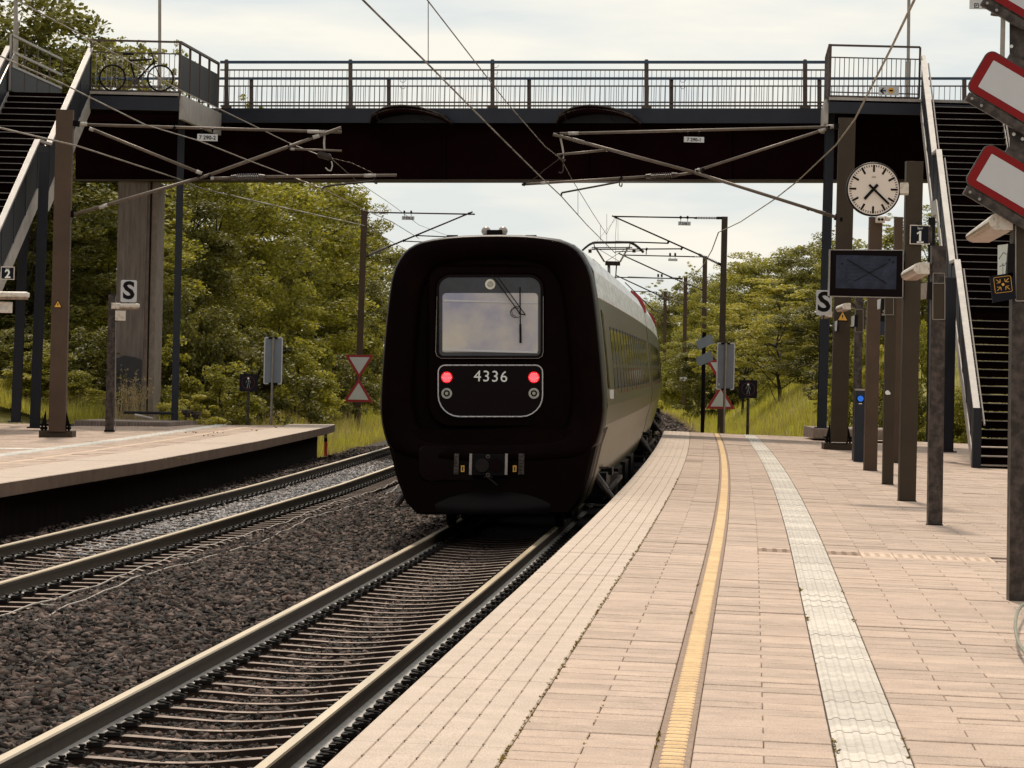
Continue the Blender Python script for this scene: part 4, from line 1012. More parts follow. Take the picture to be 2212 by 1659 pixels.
# bicycle on the left landing
def bicycle():
    z = 85.6; t = thing('bicycle', 'black bicycle leaning on the railing of the left landing', 'bicycle', P(300, 198, z))
    def Q(u, v, dy=0): return P(u, v, z + dy) 
    for u, v in ((243, 168), (346.5, 169)):
        c = Q(u, v); r = px(27.5, z)
        mb = MB(); pts = [c + Vector((math.cos(a) * r, 0, math.sin(a) * r)) for a in np.linspace(0, 2 * math.pi, 29)]; mb.path(pts, .024, 6); w = obj('wheel', mb, m_ink, t)
        mb = MB()
        for k in range(14): a = 2 * math.pi * k / 14; mb.tube(c, c + Vector((math.cos(a) * r, 0, math.sin(a) * r)), .003, 3)
        mb.tube(c + Vector((0, -.05, 0)), c + Vector((0, .05, 0)), .025, 6); obj('spokes', mb, m_steel, w)['kind'] = 'stuff'
    BB = (293, 176); SE = (281, 130); HT = (330, 124)
    mb = MB()
    for a, b, r in [(BB, SE, .026), (SE, (328, 128), .026), (BB, (332, 134), .028), (BB, (243, 168), .012), ((283, 138), (243, 168), .009), (HT, (334, 140), .02), ((334, 140), (346.5, 169), .013)]: mb.tube(Q(*a), Q(*b), r, 6)
    obj('frame', mb, m_ink, t)
    mb = MB(); mb.tube(Q(*HT), Q(327, 114), .014, 6); mb.tube(Q(327, 115, -.28), Q(327, 115, .28), .013, 6); mb.tube(Q(327, 115, -.28), Q(320, 118, -.28), .015, 6); obj('handlebar', mb, m_ink, t)
    mb = MB(); mb.tube(Q(*SE), Q(279, 121), .013, 6); c = Q(277, 119); mb.loft([[c + Vector((x, s * w, h)) for s, h in ((-1, 0), (1, 0), (.8, .05), (-.8, .05))] for x, w in ((-.14, .07), (-.05, .075), (.05, .03), (.14, .02))]); obj('saddle', mb, m_ink, t)
    mb = MB(); c = Q(*BB); mb.tube(c + Vector((0, -.06, 0)), c + Vector((0, -.045, 0)), .1, 14); mb.tube(c + Vector((0, -.08, 0)), c + Vector((.1, -.08, -.14)), .01, 5); mb.tube(c + Vector((0, .05, 0)), c + Vector((-.1, .05, .14)), .01, 5)
    mb.box(c + Vector((.1, -.12, -.14)), (.09, .08, .02)); mb.tube(c + Vector((0, -.05, .09)), Q(243, 166), .006, 4); mb.tube(c + Vector((0, -.05, -.09)), Q(243, 171), .006, 4); obj('crank', mb, m_galv, t)
bicycle()
# street lamps standing behind the bridge
for ub, vb, ut, vt, z, r, lab in ((35, 92, 33, -60, 96, 5.5, 'grey lamp pole rising above the left staircase top'), (345, 195, 345, -60, 97, 4.3, 'grey lamp pole behind the bicycle on the left landing'), (1961, 216, 1964, -60, 97, 4.5, 'grey lamp pole rising above the right landing')):
    mb = MB(); a, b = P(ub, vb, z), P(ut, vt, z); mb.tube(a + up * -1.2, a + (b - a) * .3, px(r, z), 10); mb.tube(a + (b - a) * .3, b, px(r * .8, z), 10)
    tag(obj('lamp_pole', mb, m_steel, loc=a), lab, 'lamp pole', 'lamp poles behind the bridge')
# arrow sign on the right landing
z = 84.2; c = P(1920, 195.5, z); t = thing('direction_sign', 'small grey sign with a black arrow and yellow disc on the right landing railing', 'sign', c)
mb = MB(); plate(mb, 1898, 186.5, 1942, 206, z, .02); obj('board', mb, m_signwhite, t)
mb = MB(); z2 = z - .006
mb.bar(P(1903, 196, z2), P(1914, 196, z2), .01, .03); mb.bar(P(1902, 196, z2), P(1909, 190, z2), .01, .03); mb.bar(P(1902, 196, z2), P(1909, 202, z2), .01, .03); obj('arrow', mb, m_ink, t)
mb = MB(); disc(mb, 1925, 195.5, z2, 6.6, .005); plate(mb, 1921, 194, 1929, 197.5, z2 - .003, .003, 1, .0005); obj('disc', mb, [m_yels, m_ink], t)
# ================================================================ MASTS AND CATENARY
def tubes(name, segs, z, m, parent, dz=0.0, n=8):
    for (a, b, w) in segs:
        mb = MB(); mb.tube(P(*a, z + dz), P(*b, z + dz), px(w, z) / 2, n); o = obj(name, mb, m, parent, smooth=True)
    return o
class Clamps:
    def __init__(s, parent, m): s.p, s.m, s.k = parent, m, 0
    def box(s, u, v, z, sz=4.0, dz=-.03):
        mb = MB(); mb.box(P(u, v, z + dz), (px(sz * 1.5, z), px(sz * 1.6, z), px(sz * 1.8, z)), 0, 0, Matrix.Rotation(.5, 3, 'Y')); mb.tube(P(u, v - sz, z + dz), P(u, v + sz, z + dz), px(1.2, z), 6); obj('tube_clamp', mb, s.m, s.p)
def lerp2(a, b, t): return (a[0] + (b[0] - a[0]) * t, a[1] + (b[1] - a[1]) * t)
def insulator(a, b, z, parent, rw, nd, m=m_ins, dz=0):
    mb = MB(); A, Bq = P(*a, z + dz), P(*b, z + dz); d = (Bq - A); mb.tube(A, Bq, px(rw * .42, z), 8)
    for i in range(nd):
        c = A + d * ((i + .5) / nd); mb.tube(c, c + d.normalized() * (d.length / nd * .35), px(rw, z), 10, px(rw * .75, z))
    o = obj('insulator', mb, m, parent)
    mb = MB(); e = d.normalized() * .12
    mb.tube(A - e, A, px(rw * .6, z), 8, px(rw * .8, z)); mb.tube(Bq, Bq + e, px(rw * .8, z), 8, px(rw * .6, z)); obj('insulator_cap', mb, m_galv, o); return o
def numplate(u0, v0, u1, v1, z, s, parent, size):
    mb = MB(); plate(mb, u0, v0, u1, v1, z, .02); o = obj('number_plate', mb, m_signwhite, parent)
    if s: text('lettering', s, P((u0 + u1) / 2, (v0 + v1) / 2 + .5, z - .006), size * .85, m_ink, o, bold=.002)
    mb = MB()
    for f in (.2, .75):
        u = u0 + (u1 - u0) * f; mb.bar(P(u, v0, z + .01), P(u, v0 - 9, z + .01), .02, .02); mb.tube(P(u - 2, v0 - 9, z), P(u + 2, v0 - 9, z), px(3.4, z), 8)
    obj('plate_hanger', mb, m_skirt, o); return o
def clamp(c_, u, v, z, s=4.0, dz=-.03): c_.box(u, v, z, s, dz)
GM = 'catenary masts along the railway'
# near right mast
bA = onplat(1811, 972); zA = bA.y
mA = thing('catenary_mast', 'olive brown catenary mast on the near platform with a yellow warning triangle', 'catenary mast', bA, GM)
mb = MB(); a, b = P(1811.5, 955, zA), P(1830, 255, zA); w = px(36, zA) / 2
rz = -.04; X = Vector((math.cos(rz), math.sin(rz), 0)); Y = Vector((-math.sin(rz), math.cos(rz), 0))
def hsec(mb, a, b, w, t=.018):
    for x0, x1, y0, y1 in ((-w, w, -w, -w + t), (-w, w, w - t, w), (-t / 2, t / 2, -w + t, w - t)):
        q = [X * x0 + Y * y0, X * x1 + Y * y0, X * x1 + Y * y1, X * x0 + Y * y1]; mb.hexa([a + k for k in q] + [b + k for k in q])
def boxsec(mb, a, b, w, d=None):
    d = d or w; q = [X * -w + Y * -d, X * w + Y * -d, X * w + Y * d, X * -w + Y * d]; mb.hexa([a + k for k in q] + [b + k for k in q])
boxsec(mb, a, b, w, .12); obj('mast', mb, m_mast2, mA)
def mastfoot(parent, u, vt, vb, z, wpx, m):
    c = P(u, vb, z); k = px(1, z)
    mb = MB(); mb.cbox(P(u, vb - 9, z - .05) + Vector((0, .3, 0)), (wpx * k, .7, 17 * k), .03); obj('footing', mb, m, parent)
    mb = MB(); mb.box(P(u, vb - 30, z) + Vector((0, .25, 0)), (wpx * .92 * k, .6, 5 * k)); pl_ = obj('base_plate', mb, m_skirt, parent)
    for s in (-1, 1):
        mb = MB(); q = P(u + s * wpx * .27, vb - 30, z); mb.prism([q, q + Vector((s * wpx * .16 * k, 0, 0)), q + Vector((s * .02, 0, 34 * k))], (0, .03, 0)); obj('gusset', mb, m_skirt, pl_)
        mb = MB()
        for dx in (.30, .40):
            mb.tube(P(u + s * wpx * dx, vb - 16, z - .02), P(u + s * wpx * dx, vb - 33, z - .02), .025, 6); mb.tube(P(u + s * wpx * dx, vb - 20, z - .02), P(u + s * wpx * dx, vb - 26, z - .02), .05, 6)
            mb.tube(P(u + s * wpx * dx, vb - 29, z - .02), P(u + s * wpx * dx, vb - 32, z - .02), .05, 6)
        obj('anchor_bolt', mb, m_skirt, pl_)
mastfoot(mA, 1811, 950, 975, zA, 62, m_mast2)
def tri_sign(u, v, s, z, parent):
    mb = MB(); c = P(u, v, z)
    k = px(s, z); pts = [c + Vector((-k, 0, -k * .85)), c + Vector((k, 0, -k * .85)), c + Vector((0, 0, k * .95))]; mb.prism(pts, (0, -.006, 0)); o = obj('warning_sign', mb, m_ink, parent)
    mb = MB(); k *= .78; c = c - Vector((0, .0085, -px(s, z) * -.02)); pts = [c + Vector((-k, 0, -k * .85)), c + Vector((k, 0, -k * .85)), c + Vector((0, 0, k * .95))]; mb.prism(pts, (0, -.002, 0)); obj('yellow_face', mb, m_yels, o)
    mb = MB(); c = c - Vector((0, .004, 0)); k *= .5
    mb.add([c + Vector(q) * k for q in [(.1, 0, .9), (-.5, 0, -.1), (-.05, 0, -.1), (.3, 0, .2)]], [(0, 1, 2, 3)]); mb.add([c + Vector(q) * k for q in [(-.1, 0, -.1), (.35, 0, 0.05), (-.1, 0, -1.2)]], [(0, 1, 2)]); obj('bolt_mark', mb, m_ink, o)
tri_sign(1820, 683, 13, zA - .13, mA)
z = zA
c1 = tubes('bracket_tube', [((1203.7, 289), (1787, 274.3), 6.2)], z, m_tube, mA)
tubes('bracket_tube', [((1194.5, 290), (1500, 372.5), 7.2), ((1500, 372.5), (1805, 468.7), 7.2)], z, m_tube, mA, -.12)
tubes('bracket_tube', [((1504, 369), (1784, 279), 6)], z, m_tube, mA)
tubes('bracket_tube', [((1127, 398.6), (1400, 381), 5.6), ((1452, 379), (1500, 373), 5.6)], z, m_tube, mA)
tubes('bracket_tube', [((1203, 334.5), (1312, 324), 5.4)], z, m_tube, mA)
tubes('tube_sleeve', [((1786, 274), (1801, 273), 9), ((1768, 283), (1784, 278.5), 7.6), ((1236, 301), (1262, 308), 8.4), ((1227, 288.4), (1250, 287.8), 7.4), ((1309, 324.5), (1320, 323), 7), ((1502, 369.5), (1512, 366.2), 7.6), ((1762, 455), (1782, 461.3), 8.6), ((1168, 396), (1186, 394.6), 6.6)], z, m_white, mA, -.01)
insulator((1406, 380.8), (1452, 378.5), z, mA, 7.4, 11)
insulator((1787, 463.5), (1803, 468.5), z, mA, 4.2, 3)
cl = Clamps(mA, m_skirt)
mb = MB()
for u, v in ((1206, 289), (1218, 296), (1315, 324), (1275, 313), (1497, 373), (1505, 371), (1790, 275), (1342, 385), (1746, 451), (1132, 398), (1213, 338), (1518, 367)): clamp(cl, u, v, z, 4, -.1)
mb.bar(P(1801, 273, z), P(1822, 272, z), .10, .12); mb.bar(P(1803, 468, z), P(1818, 473, z), .1, .14); obj('mast_bracket', mb, m_skirt, mA)
mb = MB(); mb.path(pp([(1211, 299), (1215, 318), (1217, 330), (1216, 345)], z), .022, 6); obj('hanger_rod', mb, m_white, mA)
mb = MB(); mb.path(pp([(1216, 345), (1217, 356), (1216.5, 369), (1212, 374), (1207, 372)], z), .013, 6); mb.tube(P(1206, 341, z), P(1221, 347, z), px(3, z), 6); mb.path(pp([(1211, 341), (1175, 368), (1160, 382), (1132, 397)], z), .007, 4); obj('wire_hook', mb, m_galv, mA)
mb = MB(); mb.path(pp([(1212.5, 423), (1213, 416.5), (1336, 393.5)], z), px(4.2, z) / 2, 6); mb.path(pp([(1338, 388), (1338, 401), (1343, 403), (1344, 396)], z), .014, 5); obj('steady_arm', mb, m_tubed, mA)
numplate(1477.5, 295.5, 1521, 307.5, z - .1, '7 290-1', mA, .125)
mb = MB(); mb.bar(P(1817, 470, z - .1), P(1817, 478, z - .1), .06, .06); obj('lower_bracket', mb, m_skirt, mA)
# near left mast
bL = onleft(121, 945); zB = bL.y
mL = thing('catenary_mast', 'plain brown catenary mast on the far platform with a bolted concrete footing', 'catenary mast', bL, GM)
mb = MB(); a, b = P(124, 932, zB), P(141, 238, zB); X, Y = Vector((math.cos(.04), math.sin(.04), 0)), Vector((-math.sin(.04), math.cos(.04), 0)); boxsec(mb, a, b, px(36, zB) / 2, .17); obj('mast', mb, m_mast, mL)
mastfoot(mL, 120, 925, 948, zB, 72, m_mast2)
tri_sign(125, 657, 9.5, zB - .18, mL)
z = zB
for sg in ([((176, 269), (738, 285.5), 6.4)], [((197, 278.5), (436, 375), 6.6)], [((160, 463), (455, 377), 6.8), ((455, 377), (737, 276), 7.4)], [((458, 385), (505, 384), 5.8), ((562, 382), (857, 378.5), 6.4)], [((625, 321.5), (738, 326), 4.6)], ):
    tubes('bracket_tube', sg, z, m_tube, mL, -.1 if sg[0][0][0] == 160 else 0)
tubes('tube_sleeve', [((174, 268), (188, 268), 9), ((193, 277.5), (202, 281), 8), ((424, 370), (436, 375), 8), ((214, 449), (232, 443), 8.4), ((664, 284), (700, 285), 7.6), ((676, 297), (690, 292.5), 9), ((455, 385), (462, 385), 7.4), ((628, 321.5), (636, 322), 6), ((786, 379.5), (812, 379), 7.6)], z, m_white, mL, -.11)
insulator((511, 383.5), (560, 382.6), z, mL, 8.5, 11)
insulator((160, 463.3), (172, 460), z, mL, 4, 3)
cl = Clamps(mL, m_skirt)
mb = MB()
for u, v in ((183, 268), (436, 376), (453, 379), (430, 382), (624, 316), (696, 285), (672, 296), (377, 276), (808, 380), (228, 445), (691, 285)): clamp(cl, u, v, z, 4, -.1)
mb.bar(P(172, 268, z), P(158, 266, z), .10, .12); mb.bar(P(160, 463, z), P(150, 462, z), .1, .14); obj('mast_bracket', mb, m_skirt, mL)
mb = MB(); mb.path(pp([(701, 291), (700, 310), (701, 326)], z), .022, 6); obj('hanger_rod', mb, m_white, mL)
mb = MB(); A, C = P(689, 333, z), P(712, 340, z); mb.tube(A, C, px(7.5, z), 12); mb.tube(A - (C - A) * .12, A, px(4, z), 12, px(7.5, z)); mb.tube(C, C + (C - A) * .15, px(7.5, z), 12, px(4, z))
wd = obj('wire_damper', mb, m_tubed, mL, smooth=False)
mb = MB(); mb.path(pp([(716, 348), (718, 358), (715, 369), (709, 368), (703, 362)], z), .014, 6); obj('wire_hook', mb, m_white, mL)
mb = MB(); mb.path(pp([(698, 408), (698.5, 404), (720, 400), (808, 391)], z), px(4.6, z) / 2, 6); mb.path(pp([(808, 385), (809, 395), (814, 397), (815, 391)], z), .014, 5); obj('steady_arm', mb, m_tubed, mL)
numplate(426, 289.5, 470, 304.5, z - .1, '7 290-2', mL, .135)
# masts further along
def farmast(label, ub, vb, ut, vt, z, w, m=m_mast):
    t = thing('catenary_mast', label, 'catenary mast', P(ub, vb, z), GM); global X, Y
    X, Y = Vector((1, 0, 0)), Vector((0, 1, 0)); mb = MB(); a, b = P(ub, vb, z), P(ut, vt, z); a.z = min(a.z, -1.2); hsec(mb, a, b, px(w, z) / 2, .03)
    boxsec(mb, a, b, px(w, z) / 2 * .92, px(w, z) * .3); obj('mast', mb, m, t); return t
m1 = farmast('dark catenary mast behind the grey sign back beyond the near platform end', 1556, 930, 1565.5, 468, 128, 12.5, m_mast2)
z = 128
tubes('bracket_tube', [((1325, 467.5), (1506, 470.5), 3.2)], z, m_tubed, m1); tubes('bracket_tube', [((1322, 466), (1515, 552), 3.4)], z, m_tubed, m1)
tubes('bracket_tube', [((1330, 521.5), (1443, 525.5), 3)], z, m_tubed, m1); tubes('bracket_tube', [((1275, 538.5), (1472, 537.5), 2.8)], z, m_tubed, m1); tubes('steady_arm', [((1329, 544), (1391, 541.5), 2), ((1329, 544), (1329, 547), 2), ((1396, 538), (1396, 550), 2)], z, m_tubed, m1)
insulator((1506, 470.6), (1548, 471), z, m1, 3.6, 12); insulator((1515, 552), (1551, 569), z, m1, 4, 12)
numplate(1465, 478.5, 1492, 487, z, '7 318-1', m1, .15)
cl = Clamps(m1, m_ink)
mb = MB()
for u, v in ((1330, 469), (1443, 524), (1472, 537.5), (1397, 538)): clamp(cl, u, v, z, 3)
mb.bar(P(1548, 471, z), P(1560, 471, z), .1, .1); mb.bar(P(1551, 569, z), P(1558, 572, z), .1, .1); obj('mast_bracket', mb, m_ink, m1)
m2 = farmast('catenary mast second along beyond the near platform, right of the slanted sign backs', 1518, 925, 1523, 553, 170, 9.5)
z = 170
tubes('bracket_tube', [((1350, 551), (1500, 554.5), 2.6), ((1336, 547), (1452, 600), 2.9), ((1290, 598), (1472, 602), 2.3), ((1475, 601), (1452, 600), 2)], z, m_tubed, m2); insulator((1452, 600), (1515, 625.5), z, m2, 2.8, 14); insulator((1495, 554.4), (1516, 555), z, m2, 2, 6)
numplate(1443.5, 558.5, 1463.5, 564, z, '', m2, .1)
m3 = farmast('catenary mast third along carrying a small white kilometre plate', 1477, 890, 1481, 599, 208, 8)
z = 208
tubes('bracket_tube', [((1329, 594), (1430, 641), 2.6), ((1356, 598), (1475, 602.5), 2)], z, m_tubed, m3); insulator((1430, 641), (1475, 657.5), z, m3, 2.2, 10); numplate(1419, 604, 1433, 608.5, z, '', m3, .1)
m4 = farmast('catenary mast fourth along close beside the train flank', 1434, 880, 1437, 629, 245, 7)
z = 245
tubes('bracket_tube', [((1350, 610), (1410, 669), 2.2), ((1370, 629), (1420, 631), 1.8)], z, m_tubed, m4); insulator((1409, 669), (1432, 678), z, m4, 2, 8)
m5 = farmast('slim catenary mast left of the train behind the red and white triangle board', 771, 925, 787.5, 455, 128, 13)
z = 128
tubes('bracket_tube', [((820, 459), (1026, 462.8), 3.2), ((838, 533.5), (1021, 457.5), 3.5), ((900, 508.8), (1000, 513), 2.6), ((866, 520.5), (930, 523.5), 2.4)], z, m_tubed, m5)
insulator((797, 458.5), (826, 459.2), z, m5, 3.6, 10); insulator((797, 551), (838, 533.5), z, m5, 4.2, 12); numplate(868, 467, 895, 475, z, '7 319-2', m5, .14)
cl = Clamps(m5, m_ink)
mb = MB()
for u, v in ((1013, 461.6), (900, 509), (872, 520)): clamp(cl, u, v, z, 3)
if mb.v: obj('mast_bracket', mb, m_ink, m5)
# ---------------------------------------------------------------- wires
def wire(label, pts, r, m=m_wire, name='overhead_wire', sag=True, group='overhead wires'):
    Q = [P(u, v, z) for u, v, z in pts]; fine = []
    for a, b in zip(Q[:-1], Q[1:]):
        for k in range(4): fine.append(a + (b - a) * k / 4)
    fine.append(Q[-1]); mb = MB(); mb.path(fine, r, 6); o = obj(name, mb, m, loc=Q[-1], smooth=True); return tag(o, label, 'overhead wire', group)
wire('contact wire of the near track running down from the top edge to the pantograph', [(770, -18, 37), (784, 0, 37.7), (925, 139, 44.6), (1078, 293, 57.5), (1168, 382, 69), (1212, 423.5, zA), (1268, 486, 97), (1303, 521, 112), (1329, 547, 128)], .012, m_tube)
wire('catenary wire of the near track steeper and right of the contact wire', [(908, -22, 44), (923, 0, 45.5), (1025, 132, 54), (1095, 222, 61), (1178, 317, 71), (1212, 343, zA), (1237, 390, 84), (1280, 460, 100), (1310, 506, 116), (1328, 470, 128)], .009, m_tube)
wire('hanging dropper wire between the two near track wires at the top', [(925, 5, 45.0), (925, 139, 45.0)], .006, m_wired, 'dropper_wire')
for i, (u, v0, v1, z) in enumerate([(1248.5, 412, 463, 88), (1309 * .97 + 41, 462, 534, 110), (1297, 487, 520, 106)]):
    wire(['dropper wire just beyond the bridge edge above the train', 'dropper wire above the train roof nearest the pantograph', 'middle dropper wire above the train roof'][i], [(u, v0, z), (u, v1, z)], .006, m_wired, 'dropper_wire')
wire('crossing stay wires above the pantograph', [(1331, 472, 128), (1290, 520, 120)], .006, m_wired, 'stay_wire')
wire('vertical hanger wire below the far bracket', [(1332, 471, 128), (1329, 519, 128), (1331, 600, 170)], .007, m_wired, 'stay_wire')
wire('thin hanger beside the vertical hanger wire', [(1335, 471, 128), (1335, 519, 128)], .006, m_wired, 'stay_wire')
wire('upper left wire crossing the landing down to the damper on the left bracket', [(10, -18, 52), (35, 0, 54), (194, 85, 60), (382, 191, 67), (465, 231, 70), (625, 309, 75), (688, 334, zB)], .011)
wire('wire leaving the left bracket downward behind the bridge', [(714, 341, zB), (772, 392, 92), (845, 441, 110), (905, 486, 125), (975, 512, 150)], .008, m_tube)
wire('second wire from the left bracket to its tube', [(714, 341, zB), (760, 352, zB), (806, 374, zB)], .006, m_tube)
wire('left contact wire ending at the steady arm below the bridge', [(-20, 112, 48), (0, 121, 49), (135, 180.5, 53.5), (312.5, 269, 60.5), (430, 304, 64), (538, 347, 68), (618, 377, 72), (698, 408, zB), (790, 455, 95), (845, 478, 108), (905, 515, 128)], .012)
wire('thick return cable from the left edge across the brown mast into the trees', [(-20, 272, 58), (0, 276, 59), (132, 307, zB - 1), (167, 315, zB - .4), (382, 385, 86), (437.5, 408, 90), (625, 451, 106), (768, 483, 126), (790, 488, 128)], .018)
wire('cable from the far left mast sagging behind the train', [(790, 488, 128), (833, 515, 145), (900, 552, 170)], .014, m_tube)
wire('thick return cable from the top right down across the olive mast', [(1992, -24, 43), (1975, 0, 44.5), (1925, 104, 52), (1847, 257, 66), (1805, 314, zA), (1722, 392, 86.5), (1673, 430.5, 96), (1600, 479, 120), (1552, 502, 128)], .018)
wire('return cable between the far right masts', [(1552, 502, 128), (1538, 540, 150), (1520, 572, 170), (1497, 598, 188), (1480, 615, 208), (1462, 642, 222), (1437, 655, 245), (1420, 672, 260), (1400, 668, 275)], .022, m_wire)

# ================================================================ NEAR PLATFORM FURNITURE
def square_post(label, ub, vb, ut, vt, wpx, m, group='posts on the near platform', cat='post', name='post', deep=None):
    b_ = onplat(ub, vb); z = b_.y; t = thing(name, label, cat, b_, group)
    w = px(wpx, z); a, b = P(ub, vb, z), P(ut, vt, z); mb = MB(); h = w / 2; d = deep or w
    mb.loft([[a + Vector(q) for q in [(-h + .008, 0, 0), (h - .008, 0, 0), (h, .008, 0), (h, d, 0), (-h, d, 0), (-h, .008, 0)]],
             [b + Vector(q) for q in [(-h + .008, 0, 0), (h - .008, 0, 0), (h, .008, 0), (h, d, 0), (-h, d, 0), (-h, .008, 0)]]])
    obj('shaft', mb, m, t)
    mb = MB(); mb.box(a + Vector((0, d / 2, .006)), (w + .015, d + .015, .012)); obj('foot_collar', mb, m_skirt, t)
    mb = MB(); mb.box(b + Vector((0, d / 2, .006)), (w + .006, d + .006, .012)); obj('cap', mb, m_galv, t)
    return t, z
def inset(t, z, u0, v0, u1, v1, m=m_mast2):
    mb = MB(); plate(mb, u0, v0, u1, v1, z - .012, .012); o = obj('cover_panel', mb, m, t)
    mb = MB()
    for (a, b) in (((u0, v0), (u1, v0)), ((u1, v0), (u1, v1)), ((u1, v1), (u0, v1)), ((u0, v1), (u0, v0))): mb.bar(P(*a, z - .015), P(*b, z - .015), .008, .012, Vector((0, 1, 0)))
    obj('panel_rim', mb, m_steel, o)
    return o
p1, z1 = square_post('tall olive brown post holding clock and track sign, right of the screen', 1960.5, 1083, 1977, 350, 36, m_mast2)
p2, z2 = square_post('dark steel post with an inset cover panel, nearest in the row of posts', 2020.5, 1135, 2029, 533, 31, m_galv)
inset(p2, z2, 2015, 612, 2041, 690); inset(p2, z2 - .004, 2015.5, 590, 2040.5, 612, m_galv)
p3, z3 = square_post('brown post directly right of the blue button box', 1881, 1017, 1893, 470, 27.5, m_mast)
p4, z4 = square_post('narrow brown post with a white sticker in the middle of the row', 1918.5, 1047, 1926, 640, 23, m_mast2)
p5, z5 = square_post('slim grey post behind the blue help button box', 1850, 994, 1858, 560, 17, m_galv)
p6, z6 = square_post('tall slim mast behind the clock arm between the posts', 1934, 1000, 1942, 470, 18, m_mast)
mb = MB(); mb.tube(P(1917, 848, z4 - .01), P(1917, 848, z4 - .03), px(5, z4), 9); mb.sphere(P(1921, 850, z4 - .02), px(3, z4), 6, 4); obj('sticker', mb, m_txt, p4)
inset(p5, z5 - .004, 1847.5, 668, 1864.5, 717); inset(p4, z4 - .006, 1911, 640, 1930, 680)
# rightmost mast
bR = onplat(2198, 1300); zR = bR.y
mR = thing('sign_mast', 'dark steel mast at the right picture edge carrying the red bordered boards', 'mast', bR)
w = px(36, zR); a = P(2198, 1300, zR); b = P(2206, 486, zR)
mb = MB(); h = w / 2; q = [(-h, 0, 0), (h, 0, 0), (h, .16, 0), (-h, .16, 0)]; mb.hexa([a + Vector(k) for k in q] + [b + Vector(k) for k in q]); obj('shaft', mb, m_galv, mR)
b0_, t_ = P(2206, 486, zR), P(2200, -60, zR)
mb = MB(); 
mb.hexa([P(2181, 486, zR), P(2235, 486, zR), P(2235, 486, zR + .02), P(2181, 486, zR + .02), P(2180.5, -60, zR), P(2236, -60, zR), P(2236, -60, zR + .02), P(2180.5, -60, zR + .02)])
mb.hexa([P(2181, 486, zR + .02), P(2184, 486, zR + .02), P(2184, 486, zR + .12), P(2181, 486, zR + .12), P(2180.5, -60, zR + .02), P(2183.5, -60, zR + .02), P(2183.5, -60, zR + .12), P(2180.5, -60, zR + .12)])
obj('channel', mb, m_galv, mR)
mb = MB()
for u, v in ((2185, 100), (2208, 41), (2207, 205), (2190, 290), (2209, 300)): mb.tube(P(u, v, zR - .002), P(u, v, zR - .004), px(3.8, zR), 12)
obj('bolt_head', mb, m_txt, mR)
inset(mR, zR, 2194, 486, 2225, 650)
def board(label, pts_c, ang, L, H, z, group):
    """red bordered rounded board, left end centre pts_c, tilted by ang"""
    c = P(*pts_c, z); ca, sa = math.cos(ang), math.sin(ang); ex, ez = Vector((ca, 0, -sa)), Vector((sa, 0, ca))
    def shape(l0, l1, h, r, dy):
        pts = []
        for cx_, cz_, a0 in ((l1 - r, h - r, 0), (l0 + r, h - r, 90), (l0 + r, -h + r, 180), (l1 - r, -h + r, 270)):
            for i in range(7): a = R(a0 + 15 * i); pts.append(c + ex * (cx_ + r * math.cos(a)) + ez * (cz_ + r * math.sin(a)) + Vector((0, dy, 0)))
        return pts
    t = thing('red_border_board', label, 'warning board', c, group)
    mb = MB(); mb.loft([shape(0, L, H / 2, .065, .03), shape(0, L, H / 2, .065, 0), shape(.006, L - .006, H / 2 - .006, .06, -.004)]); obj('backing', mb, m_galv, t)
    mb = MB(); mb.loft([shape(.008, L - .008, H / 2 - .008, .058, -.0045), shape(.008, L - .008, H / 2 - .008, .058, -.007)]); obj('red_border', mb, m_signred, t)
    mb = MB(); mb.loft([shape(.075, L - .075, H / 2 - .064, .008, -.0075), shape(.075, L - .075, H / 2 - .064, .008, -.009)]); obj('white_field', mb, m_signwhite, t)
    mb = MB(); o_ = c + ez * (-H / 2 - .04) + ex * .10 + Vector((0, .02, 0)); mb.bar(o_ + ex * (-.06), o_ + ex * (L - .06), .05, .07)
    o_ = c + ez * (H / 2 + .02) + ex * .16 + Vector((0, .02, 0)); mb.bar(o_, o_ + ex * (L - .2), .04, .06); br = obj('bracket', mb, m_galv, t)
    mb = MB()
    for l, hh in ((.08, -H / 2 - .04), (.17, -H / 2 - .05), (.33, H / 2 + .02), (.42, H / 2 + .02)):
        q = c + ex * l + ez * hh + Vector((0, -.01, 0)); mb.tube(q, q + Vector((0, -.012, 0)), .012, 8)
    obj('bolt', mb, m_steel, t); return t
GB = 'red bordered boards on the right mast'
board('middle of the three red bordered white boards on the right mast', (2111, 148), R(29), .60, .365, zR - .10, GB)
board('lowest of the three red bordered white boards, above the white lamp', (2107, 350), R(29), .60, .365, zR - .10, GB)
board('highest red bordered board, cut by the top right picture corner', (2144, -58), R(29), .60, .365, zR - .10, GB)
